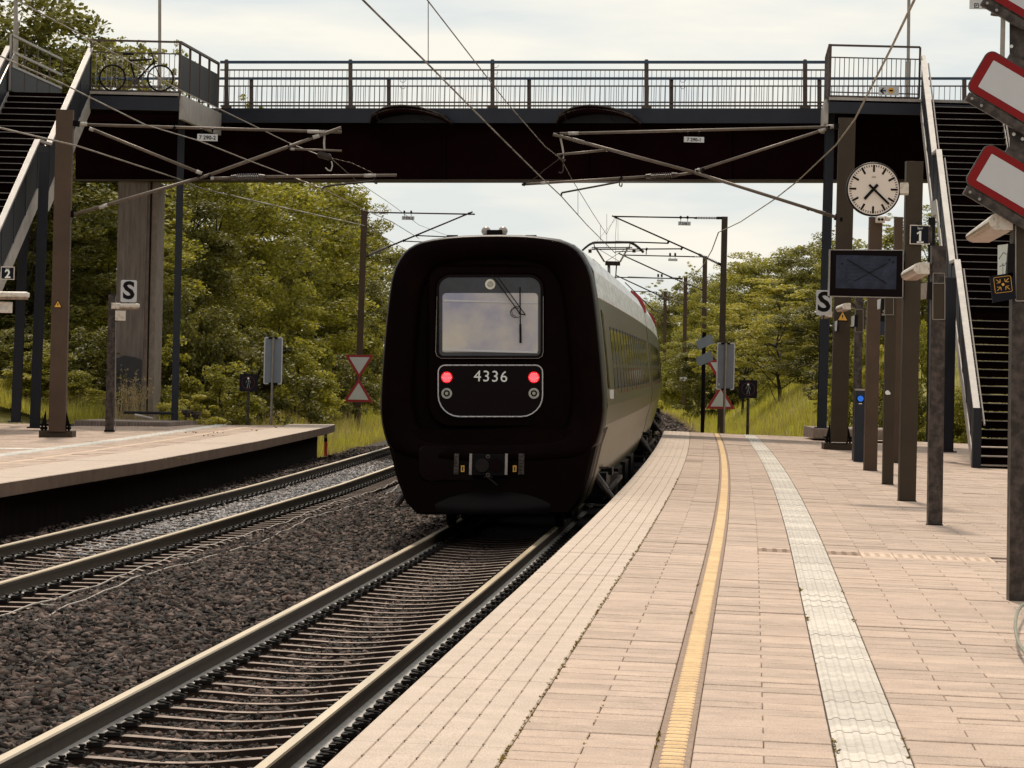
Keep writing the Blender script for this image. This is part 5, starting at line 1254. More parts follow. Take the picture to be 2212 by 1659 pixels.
# platform lamps: rounded housing pointing at the track
def lamp(label, u0, v0, u1, v1, z, length, sq=.7, slope=.12, fl=1):
    """housing seen nearly end on: end plate at the right, body running away left and back"""
    t = thing('platform_lamp', label, 'lamp', P(u1, (v0 + v1) / 2, z), 'tubular platform lamps')
    Hh = px(v1 - v0, z); W_ = px(u1 - u0, z); c = P(u1, (v0 + v1) / 2, z)
    return t, c, Hh, W_
def lampbox(label, endL, endR, vt, vb, tipu, tipv0, tipv1, z, dz, zdir=1):
    t = thing('platform_lamp', label, 'lamp', P(endR, (vt + vb) / 2, z), 'tubular platform lamps')
    def loop(u0, u1, v0, v1, z):
        w, h = u1 - u0, v1 - v0; pts = [(u1, v0), (u0 + w * .38, v0), (u0 + w * .15, v0 + h * .10), (u0 + w * .02, v0 + h * .32), (u0, v0 + h * .5), (u0 + w * .02, v0 + h * .68), (u0 + w * .12, v0 + h * .86), (u0 + w * .3, v1), (u1, v1)]
        return [P(a, b, z) for a, b in pts]
    w = endR - endL
    A = loop(endL, endR, vt, vb, z); C = loop(tipu, tipu + w * .98, tipv0, tipv1, z + dz)
    n = len(A); mb = MB()
    mb.add(A + C, [(i, i + 1, n + i + 1, n + i) for i in range(0, 4)] + [(n - 1, 0, n, 2 * n - 1)], 0)
    mb.add(A + C, [(i, i + 1, n + i + 1, n + i) for i in range(4, n - 1)], 1); mb.add(A, [tuple(range(n))]); mb.add(C, [tuple(range(n))[::-1]])
    o = obj('housing', mb, [m_lampw, m_lampu], t)
    mb = MB(); mb.loft([[p + Vector((0, -.003, 0)) for p in A], [p + Vector((0, -.006, 0)) for p in loop(endL + 1, endR - .5, vt + .8, vb - .8, z)]]); ep = obj('end_plate', mb, m_lampw, t)
    mb = MB()
    for u, v in ((endL + w * .2, vt + (vb - vt) * .35), (endR - w * .07, vt + (vb - vt) * .55)): q = P(u, v, z); mb.tube(q + Vector((0, -.006, 0)), q + Vector((0, -.010, 0)), px(w * .025, z), 8)
    obj('screw', mb, m_skirt, ep)
    return t
lampbox('largest white tubular lamp with a dirty underside on the right mast', 2136, 2188, 460, 497, 2086, 499, 524, zR - .02, 1.35)
mb = MB(); mb.bar(P(2180, 477, zR + .05), P(2200, 477, zR + .08), .10, .09); mb.bar(P(2178, 493, zR), P(2196, 493, zR), .03, .03); tag(obj('lamp_bracket', mb, m_galv, loc=P(2190, 480, zR)), 'dark bracket holding the largest lamp to the right mast', 'bracket')
lampbox('white tubular lamp on the post with the inset panel, beside the screen', 1973, 2008, 567, 592, 1946, 583, 606, z2 - .02, 2.2)
mb = MB(); mb.bar(P(2006, 580, z2 + .04), P(2016, 580, z2 + .06), .08, .10); mb.bar(P(2005, 570, z2), P(2005, 592, z2), .03, .03, Vector((0, 1, 0))); tag(obj('lamp_bracket', mb, m_galv, loc=P(2010, 580, z2)), 'small bracket joining the second lamp to its post', 'bracket')
lampbox('small white tubular lamp in front of the yellow warning triangle', 1819, 1838, 654.5, 668.5, 1805, 660, 674, z5 - .02, 2.5)
mb = MB(); mb.bar(P(1837, 661, z5 + .04), P(1850, 661, z5 + .06), .07, .07); tag(obj('lamp_bracket', mb, m_galv, loc=P(1845, 661, z5)), 'bracket joining the small lamp to the slim grey post', 'bracket')
lampbox('farthest tubular lamp directly below the right S board', 1782, 1798, 673.5, 685, 1770, 676, 689, 82, 2.0)
mb = MB(); mb.bar(P(1797, 680, 82.1), P(1806, 680, 82.2), .08, .08); tag(obj('lamp_bracket', mb, m_galv, loc=P(1800, 680, 82)), 'bracket holding the lamp below the right S board', 'bracket')
# timetable / speaker boxes hanging beneath the lamps
def hangbox(label, lit, dark, z, cat='display box', m=m_signwhite, txt=None):
    t = thing('display_box', label, cat, P((lit[0] + dark[1]) / 2, lit[2], z), 'boxes hung below the platform lamps')
    u0, u1, v0, v1 = lit; mb = MB(); a = [P(u0, v0 + 3, z + .4), P(u1, v0, z), P(u1, v1 - 3, z), P(u0, v1, z + .4)]; mb.prism(a, (.02, 0.03, 0)); obj('face', mb, m, t)
    mb = MB(); plate(mb, dark[0], v0 - 1, dark[1], v1 + 0, z - .02, .12); obj('casing', mb, m_ink, t)
    return t
hangbox('white lit box with a faint line drawing below the largest lamp', (2155, 2177, 527, 600), (2177, 2190), zR - .01, m=mat('paper_box', (.62, .66, .62), .5, var=.08))
mb = MB(); zc = zR + .15
mb.path(pp([(2158, 560), (2163, 552), (2168, 545), (2174, 550)], zR - .006 + .05), .0035, 4); mb.path(pp([(2159, 577), (2165, 572), (2170, 574), (2174, 566)], zR + .02), .003, 4); mb.path(pp([(2166.5, 568), (2166.5, 592)], zR + .02), .003, 4)
tag(obj('line_drawing', mb, m_galv, loc=P(2166, 570, zR)), 'faint grey route drawing on the lit box under the lamp', 'drawing')
hangbox('pale narrow box under the lamp beside the screen', (1989, 2003, 610, 647), (2003, 2013), z2 - .01, m=m_lampu)
hangbox('tiny pale box right of the yellow warning triangle', (1839, 1846, 681, 706), (1846, 1853), z5 - .01)
hangbox('tiny pale box below the farthest lamp', (1802.5, 1808.5, 692, 716), (1808.5, 1812), zA - .5)
hangbox('small white striped notice hanging below the screen', (1895, 1903, 645, 668), (1903, 1911), z4 - .01)
# meeting point sign
c = P(2167, 610, zR); t = thing('meeting_point_sign', 'dark tilted sign with four orange arrows pointing to a dot', 'sign', c)
def PT(u, v, dz=0): return P(u, v, zR - .03 + dz)
mb = MB(); mb.prism([PT(2138, 596.5), PT(2193, 588), PT(2195, 645), PT(2144.5, 654.5)], (0, .02, 0)); obj('board', mb, m_signblue, t)
cx0, cy0 = 2166.5, 614.5; ang = -.12
def rot(x, y): return (cx0 + x * math.cos(ang) - y * math.sin(ang), cy0 + x * math.sin(ang) + y * math.cos(ang))
mb = MB(); fr_ = [rot(*q) for q in [(-18.5, -15), (-16.5, -17), (16.5, -17), (18.5, -15), (18.5, 15), (16.5, 17), (-16.5, 17), (-18.5, 15), (-18.5, -15)]]; mb.path(pp(fr_, zR - .035), .0022, 4); obj('orange_frame', mb, m_yels, t)
mb = MB()
for sx_, sy in ((-1, -1), (1, -1), (1, 1), (-1, 1)):
    q = [rot(sx_ * a, sy * b) for a, b in ((13.5, 12), (5.5, 4.8), (5, 12), (13, 4.5))]
    for a, b in ((0, 1), (1, 2), (1, 3)): mb.bar(P(*q[a], zR - .035), P(*q[b], zR - .035), .004, px(3, zR), Vector((0, 1, 0)))
c = P(cx0, cy0, zR - .033); mb.tube(c, c - Vector((0, .006, 0)), px(3, zR), 12); obj('orange_arrows', mb, m_yels, t)
# top right sign and lamp
z = 60; c = P(2115, 5, z); t = thing('pictogram_sign', 'pale sign cut by the top edge with three small pictograms', 'sign', c)
mb = MB(); plate(mb, 2095, -30, 2152, 19.5, z, .04); obj('board', mb, m_signwhite, t)
for i, (u, m_) in enumerate(((2109.5, m_ink), (2126.5, m_galv), (2142, m_redp))):
    mb = MB()
    if i < 2:
        plate(mb, u - 5, 7, u + 5, 8.4, z - .008, .006); plate(mb, u - 5, 15.6, u + 5, 17, z - .008, .006); plate(mb, u - 5, 8.4, u - 3.7, 15.6, z - .008, .006); plate(mb, u + 3.7, 8.4, u + 5, 15.6, z - .008, .006)
        plate(mb, u - 2, 10, u + 2, 12, z - .008, .006); plate(mb, u - 2.4, 12.6, u - .6, 14, z - .008, .006)
    else:
        for du in (-5, 1.5): mb.bar(P(u + du, 8, z - .006), P(u + du + 4, 15, z - .006), .004, .012); mb.bar(P(u + du + 4, 8, z - .006), P(u + du, 15, z - .006), .004, .012)
    obj('pictogram', mb, m_, t)
z = 55; t = thing('street_lamp', 'grey lamp head on a thin pole at the top right beside the boards', 'street lamp', P(2165, 200, z))
mb = MB(); n = 8; L = []
for i in range(n + 1):
    a = math.pi / 2 * i / n; v = 33 - 20 * math.sin(a); r = px(33 * math.cos(a) + .5, z); c = P(2173, v, z); L.append([c + Vector((math.cos(k) * r, math.sin(k) * r, 0)) for k in np.linspace(0, 2 * math.pi, 20)[:-1]])
mb.loft(L); obj('lamp_head', mb, m_galv, t); mb = MB(); mb.tube(P(2167, 33, z), P(2163, 230, z), px(5.5, z), 10); obj('pole', mb, m_steel, t)
# clock
zc = z1 - .05; c = P(1887, 408.5, zc); r = px(58, zc)
t = thing('station_clock', 'round white station clock with black bar marks showing twenty two past seven', 'clock', c)
mb = MB(); mb.loft([[c + Vector((math.cos(a) * rr_, dy, math.sin(a) * rr_)) for a in np.linspace(0, 2 * math.pi, 49)[:-1]] for rr_, dy in ((r * .98, .16), (r * 1.01, .12), (r * 1.01, .02), (r * .985, 0), (r * .955, 0), (r * .95, .012))]); obj('case', mb, m_ink, t)
mb = MB(); mb.tube(c + Vector((0, .011, 0)), c + Vector((0, .006, 0)), r * .953, 48); obj('dial', mb, m_clock, t)
mk = MB(); mk2 = MB()
for i in range(60):
    a = 2 * math.pi * i / 60; d = Vector((math.sin(a), 0, math.cos(a))); big_ = i % 5 == 0
    (mk if big_ else mk2).bar(c + d * r * (.64 if big_ else .83) + Vector((0, .004, 0)), c + d * r * .905 + Vector((0, .004, 0)), .004, r * (.075 if big_ else .03), Vector((0, 1, 0)).cross(d))
obj('hour_mark', mk, m_ink, t); obj('minute_mark', mk2, m_ink, t)
def hand(name, mins, l, b, w, dy):
    a = 2 * math.pi * mins / 60; d = Vector((math.sin(a), 0, math.cos(a))); mb = MB(); mb.bar(c - d * r * b + Vector((0, dy, 0)), c + d * r * l + Vector((0, dy, 0)), .006, w * r, Vector((0, 1, 0)).cross(d)); obj(name, mb, m_ink, t)
hand('hour_hand', 36.9, .50, .23, .105, -.008); hand('minute_hand', 22.2, .80, .23, .085, -.018)
mb = MB(); mb.tube(c, c - Vector((0, .025, 0)), r * .05, 12); obj('hand_boss', mb, m_ink, t)
mb = MB()
for i in range(5): mb.bar(c + Vector(((i - 2.2) * .011, .004, r * .45)), c + Vector(((i - 2.2) * .011 + .004, .004, r * .45 + .014)), .003, .003)
mb.bar(c + Vector((-.03, .004, r * .43)), c + Vector((.03, .004, r * .43)), .003, .003)
obj('faint_maker_mark', mb, m_galv, t)
mb = MB(); mb.bar(P(1943, 408, z1), P(1962, 408, z1), .12, .13); mb.bar(P(1944, 396, z1), P(1962, 396, z1), .02, .02); mb.bar(P(1944, 420, z1), P(1962, 420, z1), .02, .02); obj('bracket_arm', mb, m_lampw, t)
# camera unit below clock
t = thing('camera_unit', 'small white twin lens camera under the clock', 'camera', P(1903, 474, z3 - .1))
mb = MB(); plate(mb, 1893, 466.5, 1912, 481, z3 - .2, .14, ch=.02); mb.tube(P(1913, 472, z3 - .15), P(1920, 473, z3 - .05), px(5, z3), 10); obj('body', mb, m_lampw, t)
mb = MB()
for u in (1899, 1906): disc(mb, u, 474, z3 - .21, 3, .02)
obj('lens', mb, m_ink, t)
# information screen
z = z1 - .12; c = P(1872, 590, z); t = thing('information_screen', 'switched off black information screen crossed out with dark tape', 'screen', c)
mb = MB(); mb.cbox(c + Vector((0, .14, 0)), (px(158, z), .28, px(101, z)), .012); obj('casing', mb, m_gloss, t)
cs = c + Vector((-px(1, z), 0, px(2, z)))
mb = MB(); mb.cbox(cs + Vector((0, -.001, 0)), (px(131, z), .010, px(72, z)), .004); pn = obj('display_glass', mb, m_screen, t)
mb = MB()
for a, b in ((((1830, 560), (1915, 612))), (((1844, 608), (1918, 568)))): mb.bar(P(*a, z - .012), P(*b, z - .012), px(3.2, z), .006)
obj('tape_cross', mb, m_ink, t)
mb = MB()
for u, v in ((1819, 570), (1921, 561.5), (1929, 566)): disc(mb, u, v, z - .007, 2.4, .004, 8)
obj('screw_dot', mb, m_ink, t)
mb = MB()
for i in range(6):
    for k in range(2): plate(mb, 1826 + k * 40 + i, 568 + i * 8, 1826 + k * 40 + 24 + (i * 7) % 13, 570 + i * 8, z - .0075, .0012, 0, .0003)
obj('faint_text_line', mb, mat('faint_text', (.036, .043, .070), .35, spec=.15), pn)
mb = MB(); mb.bar(P(1793, 539.6, z), P(1951, 540.6, z), .03, .012); mb.bar(P(1793, 540, z - .004), P(1791, 639, z - .004), .012, .012, Vector((0, 1, 0))); mb.bar(P(1792, 640, z), P(1949, 643, z), .02, .012); mb.bar(P(1951, 541, z), P(1950, 642, z), .012, .012, Vector((0, 1, 0))); obj('edge_trim', mb, m_steel, t)
mb = MB(); mb.bar(P(1945, 575, z + .2), P(1962, 575, z + .2), .06, .12); obj('mounting_arm', mb, m_galv, t)
# track number sign 1
z = z1 - .05; c = P(1987, 507, z); t = thing('track_sign', 'dark square sign reading Spor 1 with a pale frame', 'sign', c)
mb = MB(); plate(mb, 1965.5, 486, 2009, 528, z, .03); obj('frame', mb, m_lampw, t); mb = MB(); plate(mb, 1967.5, 488, 2007, 526, z - .004, .006); obj('board', mb, m_signblue, t)
text('lettering', '1', P(1987.5, 512.5, z - .008), px(34, z), m_txt, t, 1.0, bold=.004); text('lettering', 'Spor', P(1988, 493, z - .008), px(6.5, z), m_txt, t)
mb = MB(); plate(mb, 1980.5, 521.5, 1995, 525, z - .010, .004, 0, .0005); obj('figure_foot', mb, m_txt, t)
mb = MB(); mb.bar(P(1981, 505, z - .009), P(1988, 500, z - .009), .004, .02, Vector((0, 0, 1))); obj('figure_flag', mb, m_txt, t)
mb = MB(); mb.box(P(1988, 483, z + .02), (.05, .05, .04)); mb.bar(P(2009, 490, z + .01), P(2009, 525, z + .01), .05, .04, Vector((0, 1, 0))); obj('bracket', mb, m_galv, t)
# S boards
def sboard(label, u, v, z, w=35, h=48, size=None):
    c = P(u, v, z); t = thing('s_board', label, 'sign', c, 'white boards with a black S'); W_, H_ = px(w, z), px(h, z)
    def sh(i, dy):
        pts = []; r = .04 - i * .5
        for sx_, sz, a0 in ((1, 1, 0), (-1, 1, 90), (-1, -1, 180), (1, -1, 270)):
            for k in range(4): a = R(a0 + 30 * k); pts.append(c + Vector((sx_ * (W_ / 2 - .04) + math.cos(a) * r, dy, sz * (H_ / 2 - .04) + math.sin(a) * r)))
        return pts
    mb = MB(); mb.loft([sh(0, .015), sh(0, 0), sh(.01, -.004)]); obj('board', mb, m_signwhite, t)
    text('lettering', 'S', c + Vector((0, -.008, 0)), H_ * 1.08, m_ink, t, 1.08, bold=.018)
    mb = MB(); mb.bar(c + Vector((0, .03, -H_ / 2 - .1)), c + Vector((0, .03, H_ / 2 - .05)), .04, .03, Vector((0, 1, 0))); obj('holder', mb, m_galv, t)
sboard('white board with black S left of the screen beside the olive mast', 1780, 654, 82, 34, 54)
bq = onleft(235, 933); zq = bq.y
sboard('white board with black S above the lamp in front of the concrete pier', 278, 629, zq, 35, 48)
# help point
bh = onplat(1856, 998); zh = bh.y; t = thing('help_point', 'dark blue help point box with a glowing blue round button', 'help point', bh)
c = P(1856, 920, zh); hb_ = (P(1856, 845, zh) - P(1856, 998, zh)).length
mb = MB(); a, b = P(1855, 998, zh), P(1859, 843, zh); w = px(21, zh) / 2
mb.loft([[p + Vector(q) for q in [(-w + .01, 0, 0), (w - .01, 0, 0), (w, .01, 0), (w, .2, 0), (-w, .2, 0), (-w, .01, 0)]] for p in (a, b)]); obj('body', mb, m_navy, t)
mb = MB(); mb.box(b + Vector((0, .1, .01)), (w * 2 + .01, .21, .035)); obj('cap', mb, m_steel, t)
mb = MB(); disc(mb, 1859, 862, zh - .004, 9, .004, mi=1); disc(mb, 1859, 861, zh - .012, 6.5, .014); obj('button', mb, [m_blueb, m_ink], t)
mb = MB(); plate(mb, 1855, 871, 1862, 873, zh - .006, .008); obj('label_strip', mb, m_txt, t)
# dark notice board between the posts
z = 78; c = P(1925, 683, z); t = thing('notice_board', 'dark blue two part notice board with white lettering between the posts', 'notice board', c)
mb = MB(); plate(mb, 1901, 665, 1944, 710, z, .05); obj('upper_panel', mb, m_signblue, t); mb = MB(); plate(mb, 1901, 695, 1944, 740 - 15, z - .01, .05); obj('lower_panel', mb, mat('panel_blue', (.02, .028, .055), .4), t)
text('lettering', 'cyklen,', P(1920, 672, z - .02), .10, m_txt, t); text('lettering', 'ing en', P(1916, 679, z - .02), .10, m_txt, t)
mb = MB(); mb.bar(P(1920, 725, z + .1), P(1916, 955, z + .1), .1, .1, Vector((0, 1, 0))); obj('stand', mb, m_patch, t)
mb = MB(); plate(mb, 1848, 664, 1870, 711, z, .02); mb2 = mb; tag(obj('empty_sign_frame', mb, m_railbr, loc=P(1860, 690, z)), 'thin dark empty frame right of the slim grey post', 'frame')
# cable at the right edge
p = [TP(19.9, 5.95, 0)]; z = 22.0
pts = []
for u, v, z in ((2216, 1304, 24.9), (2206, 1309, 24.4), (2198, 1322, 23.6), (2194, 1340, 22.9), (2193, 1356, 22.2), (2196, 1375, 21.6), (2201, 1390, 21.2), (2208, 1402, 20.8), (2216, 1412, 20.4)): pts.append(P(u, v, z))
lay('loose_cable', pts, .011, m_cable, 'green grey cable looping out at the right picture edge beside the mast', 'cable', n=8)
# ================================================================ BOARDS BEYOND THE PLATFORM ENDS
def signpost(t, u, v0, v1, z, w, m=m_steel, lean=0):
    mb = MB(); a, b = P(u + lean, v1, z), P(u, v0, z); a.z -= .6; mb.tube(a, b, px(w, z) / 2, 8); return obj('pole', mb, m, t)
def signback(label, u0, v0, u1, v1, z, ub, vb, up_=0):
    c = P((u0 + u1) / 2, (v0 + v1) / 2, z); t = thing('reverse_facing_sign', label, 'sign', c, 'grey backs of signs at the platform ends')
    W_, H_ = px(u1 - u0, z), px(v1 - v0, z)
    def sh(r, k, dy): return [c + Vector((sx_ * (W_ / 2 - .04 - k) + math.cos(R(a0 + 30 * i)) * r, dy, sz * (H_ / 2 - .04 - k) + math.sin(R(a0 + 30 * i)) * r)) for sx_, sz, a0 in ((1, 1, 0), (-1, 1, 90), (-1, -1, 180), (1, -1, 270)) for i in range(4)]
    mb = MB(); mb.loft([sh(.04, 0, .03), sh(.04, 0, 0)]); obj('rim', mb, m_signwhite, t); mb = MB(); mb.loft([sh(.03, .02, -.001), sh(.03, .02, -.004)]); obj('back_plate', mb, m_signback, t)
    mb = MB()
    for v in (v0 + 2, v1 - 1): mb.bar(P(u0 + (u1 - u0) * .25, v, z - .03), P(u0 + (u1 - u0) * .75, v, z - .03), .03, .05)
    obj('cross_rail', mb, m_skirt, t); signpost(t, (u0 + u1) / 2 + 1, v0 + 1, vb, z - .04, 5.5, m_steel, ub - (u0 + u1) / 2 - 1); return t
signback('tall grey sign back on a pole at the end of the far platform', 570, 728, 610, 830, 92, 585, 912)
t = signback('tall grey sign back in front of the dark mast at the near platform end', 1548, 740, 1587, 842, 93.5, 1563, 925)
text('lettering', '9', P(1553, 831, 93.4), .1, m_txt, t)
def nowalk(label, u0, v0, u1, v1, z, vb, lean):
    u, v = (u0 + u1) / 2, (v0 + v1) / 2; c = P(u, v, z); t = thing('no_pedestrian_sign', label, 'sign', c, 'dark square no walking signs')
    mb = MB(); plate(mb, u0, v0, u1, v1, z, .03); obj('board', mb, m_signblue, t)
    s = (u1 - u0) / 37.0
    mb = MB(); pts = [c + Vector((math.cos(a), 0, math.sin(a))) * px(13.5 * s, z) + Vector((0, -.004, 0)) for a in np.linspace(0, 2 * math.pi, 25)]; mb.path(pts, .008, 5); obj('red_ring', mb, mat('dull_red', (.10, .012, .012), .5), t)
    mb = MB(); y = z - .006
    q = lambda a, b: P(u + a * s, v + b * s, y)
    mb.tube(q(0, -9.5), q(0, -9.5) + Vector((0, .004, 0)), px(2.3 * s, z), 8); mb.bar(q(0, -6.5), q(0, 1.5), .004, px(5.2 * s, z), Vector((0, 1, 0))); mb.bar(q(-1.2, 1), q(-2.6, 11), .004, px(2.4 * s, z), Vector((0, 1, 0))); mb.bar(q(1.2, 1), q(2.4, 11), .004, px(2.4 * s, z), Vector((0, 1, 0)))
    mb.bar(q(-2.4, -6), q(-5, 0), .004, px(1.6 * s, z), Vector((0, 1, 0))); mb.bar(q(2.4, -6), q(4.4, 1), .004, px(1.6 * s, z), Vector((0, 1, 0))); obj('walking_figure', mb, m_txt, t)
    mb = MB(); mb.bar(P(u - 6 * s, v - 8 * s, y - .004), P(u + 5 * s, v + 3 * s, y - .004), .003, .012, Vector((0, 1, 0))); obj('red_slash', mb, m_ink, t)
    for du in (-8, 8): mb = MB(); mb.box(P(u + du, v0 - 1.5, z + .02), (.04, .04, .05)); obj('clip', mb, m_ink, t)
    signpost(t, u, v1 - 2, vb, z + .03, 6.5, m_galv, lean)
nowalk('no walking sign at the end of the far platform', 517.5, 808, 555.5, 846, 89.5, 912, -1.5)
nowalk('no walking sign at the end of the near platform on the grass slope', 1597, 821, 1635.5, 860, 93.5, 925, -1)
def triangle(label, pts, z, t):
    c = sum((Vector((a, b, 0)) for a, b in pts), Vector()) / 3
    mb = MB(); mb.prism([P(a, b, z) for a, b in pts], (0, .02, 0)); obj('red_triangle', mb, m_redp, t)
    k = .70; q = [(c.x + (a - c.x) * k, c.y + (b - c.y) * k) for a, b in pts]; mb = MB(); mb.prism([P(a, b, z - .004) for a, b in q], (0, -.003, 0)); obj('white_field', mb, m_signwhite, t)
t = thing('triangle_board', 'two red bordered white triangles tip to tip on the mast left of the train', 'signal board', P(775, 817, 126))
triangle('', [(745, 766), (808, 767), (775.5, 818)], 126, t); triangle('', [(775, 817), (805.5, 869), (741.5, 868)], 126, t)
t = thing('triangle_board', 'two red bordered triangles tip to tip half hidden behind the right grey sign back', 'signal board', P(1557, 830, 125))
triangle('', [(1525, 777), (1590, 778), (1557, 832)], 125, t); triangle('', [(1557, 831), (1588, 884), (1525, 883)], 125, t)
# slanted sign backs on own pole
z = 112; t = thing('slanted_sign_backs', 'two slanted grey sign backs on a dark pole left of the dark mast', 'sign', P(1519, 925, z))
mb = MB(); mb.bar(P(1517.5, 930, z) - up * .5, P(1521, 718, z), .12, .12, Vector((0, 1, 0))); obj('pole', mb, m_skirt, t)
for dv in (0, 36):
    mb = MB(); q = [(1503, 738), (1509, 754), (1512, 754.5), (1541, 742), (1537, 724), (1533, 722)]; mb.prism([P(a, b + dv, z - .12) for a, b in q], (0, .03, 0)); obj('sign_back', mb, m_signback, t)
mb = MB(); plate(mb, 1468, 806, 1484, 823, 207, .03); t2 = tag(obj('kilometre_plate', mb, m_signwhite, loc=P(1476, 814, 207)), 'small white plate with the figures 7 and 4 on the third mast', 'sign')
text('lettering', '7', P(1476, 810, 206.9), .24, m_ink, t2); text('lettering', '4', P(1476, 818.5, 206.9), .2, m_ink, t2)
# red white marker at the platform corner
t = thing('marker_post', 'red marker post with white bands at the corner of the far platform', 'marker post', P(703, 972, 90))
for i, (v0, v1, m_) in enumerate(((922, 933, m_orange), (933, 940, m_ink), (940, 946, m_txt), (946, 954, m_ink), (954, 985, m_orange))):
    mb = MB(); plate(mb, 700, v0, 707, v1, 90, .05); obj(['top_band', 'dark_band', 'white_band', 'dark_band', 'post'][i], mb, m_, t)
# ================================================================ FAR PLATFORM FURNITURE
t = thing('lamp_post', 'grey lamp post in front of the concrete pier', 'lamp post', bq)
a, b = P(235.5, 933, zq), P(243, 636, zq); w = px(17.5, zq) / 2; mb = MB(); mb.hexa([a + Vector(q) for q in [(-w, 0, 0), (w, 0, 0), (w, .2, 0), (-w, .2, 0)]] + [b + Vector(q) for q in [(-w, 0, 0), (w, 0, 0), (w, .2, 0), (-w, .2, 0)]]); obj('shaft', mb, m_galv, t)
mb = MB(); mb.box(a + Vector((0, .1, .02)), (w * 2 + .04, .24, .04)); obj('foot_collar', mb, m_skirt, t)
mb = MB(); mb.bar(P(250, 641, zq), P(250, 930, zq), .012, .012, Vector((0, 1, 0))); obj('edge_strip', mb, m_steel, t)
t = thing('platform_lamp', 'long white tubular lamp just below the left S board', 'lamp', P(262, 661, zq), 'tubular platform lamps')
mb = MB(); A, C = P(256, 660.5, zq - .05), P(297, 660.5, zq - .05); mb.tube(A, C, px(5.4, zq), 12); mb.tube(C, C + Vector((.05, 0, 0)), px(5.4, zq), 12, px(3.5, zq)); obj('tube_body', mb, m_lampw, t, smooth=False)
mb = MB(); plate(mb, 240, 654, 258, 667.5, zq - .12, .16, ch=.02); obj('end_box', mb, m_lampw, t); mb = MB(); mb.bar(P(258, 666.8, zq - .05), P(299, 666.5, zq - .05), .08, .03); obj('diffuser', mb, m_lampu, t)
t = thing('display_box', 'small pale box on the lamp post below the left S board lamp', 'display box', P(260, 682, zq), 'boxes hung below the platform lamps')
mb = MB(); plate(mb, 248.5, 671, 271, 692.5, zq - .1, .05); obj('face', mb, m_lampw, t); mb = MB(); plate(mb, 247, 671, 252, 694, zq - .04, .2); obj('casing', mb, m_ink, t)
zt = 66; t = thing('track_sign', 'dark square sign with a white 2 at the left picture edge', 'sign', P(14, 590, zt))
mb = MB(); plate(mb, 1.5, 576, 31, 604, zt, .03); obj('frame', mb, m_lampw, t); mb = MB(); plate(mb, 3.2, 577.8, 29.3, 602.2, zt - .006, .008); obj('board', mb, m_signblue, t)
text('lettering', '2', P(16.5, 592.5, zt - .012), px(25, zt), m_txt, t, 1, bold=.006); text('lettering', 'Spor', P(16.5, 581, zt - .012), px(4.5, zt), m_txt, t)
mb = MB(); mb.bar(P(-40, 572, zt), P(1, 572, zt), .05, .05); mb.bar(P(-34, 480, zt + .1), P(-46, 960, zt + .1), .2, .2, Vector((0, 1, 0))); obj('post', mb, m_galv, t)
t = thing('platform_lamp', 'long white tubular lamp cut by the left picture edge', 'lamp', P(30, 637, zt), 'tubular platform lamps')
mb = MB(); A, C = P(-30, 636.5, zt - .05), P(57, 637.5, zt - .05); mb.tube(A, C, px(7.5, zt), 12); mb.tube(C, C + Vector((.06, 0, 0)), px(7.5, zt), 12, px(4.5, zt)); obj('tube_body', mb, m_lampw, t)
mb = MB(); mb.bar(P(-30, 645, zt - .05), P(60, 645.5, zt - .05), .12, .03); obj('diffuser', mb, m_lampu, t)
t = thing('display_box', 'pale rectangular box at the left picture edge below the lamp', 'display box', P(10, 664, zt), 'boxes hung below the platform lamps')
mb = MB(); plate(mb, -25, 652, 26, 675.5, zt, .06); obj('face', mb, m_lampw, t)
mb = MB()
for i in range(6): plate(mb, -2 + i * 3.4, 660 + (i * 3) % 5, 0 + i * 3.4, 668, zt - .008, .004, 0, .0005)
obj('worn_print', mb, m_signwhite, t)
# valve stubs by the far landing column
for i, (u, v, s) in enumerate(((405, 893, 1.0), (424, 897, .8))):
    z = 88.8; mb = MB(); mb.tube(P(u, v + 9, z), P(u, v - 3, z), .07 * s, 8); mb.box(P(u, v - 4, z), (.3 * s, .2, .09)); mb.tube(P(u - 10, v, z), P(u - 2, v + 2, z), .04, 6)
    tag(obj('valve_stub', mb, m_galv, loc=P(u, v, z)), ['larger grey valve stub right of the far landing column', 'smaller grey valve stub further right on the far platform edge'][i], 'valve')
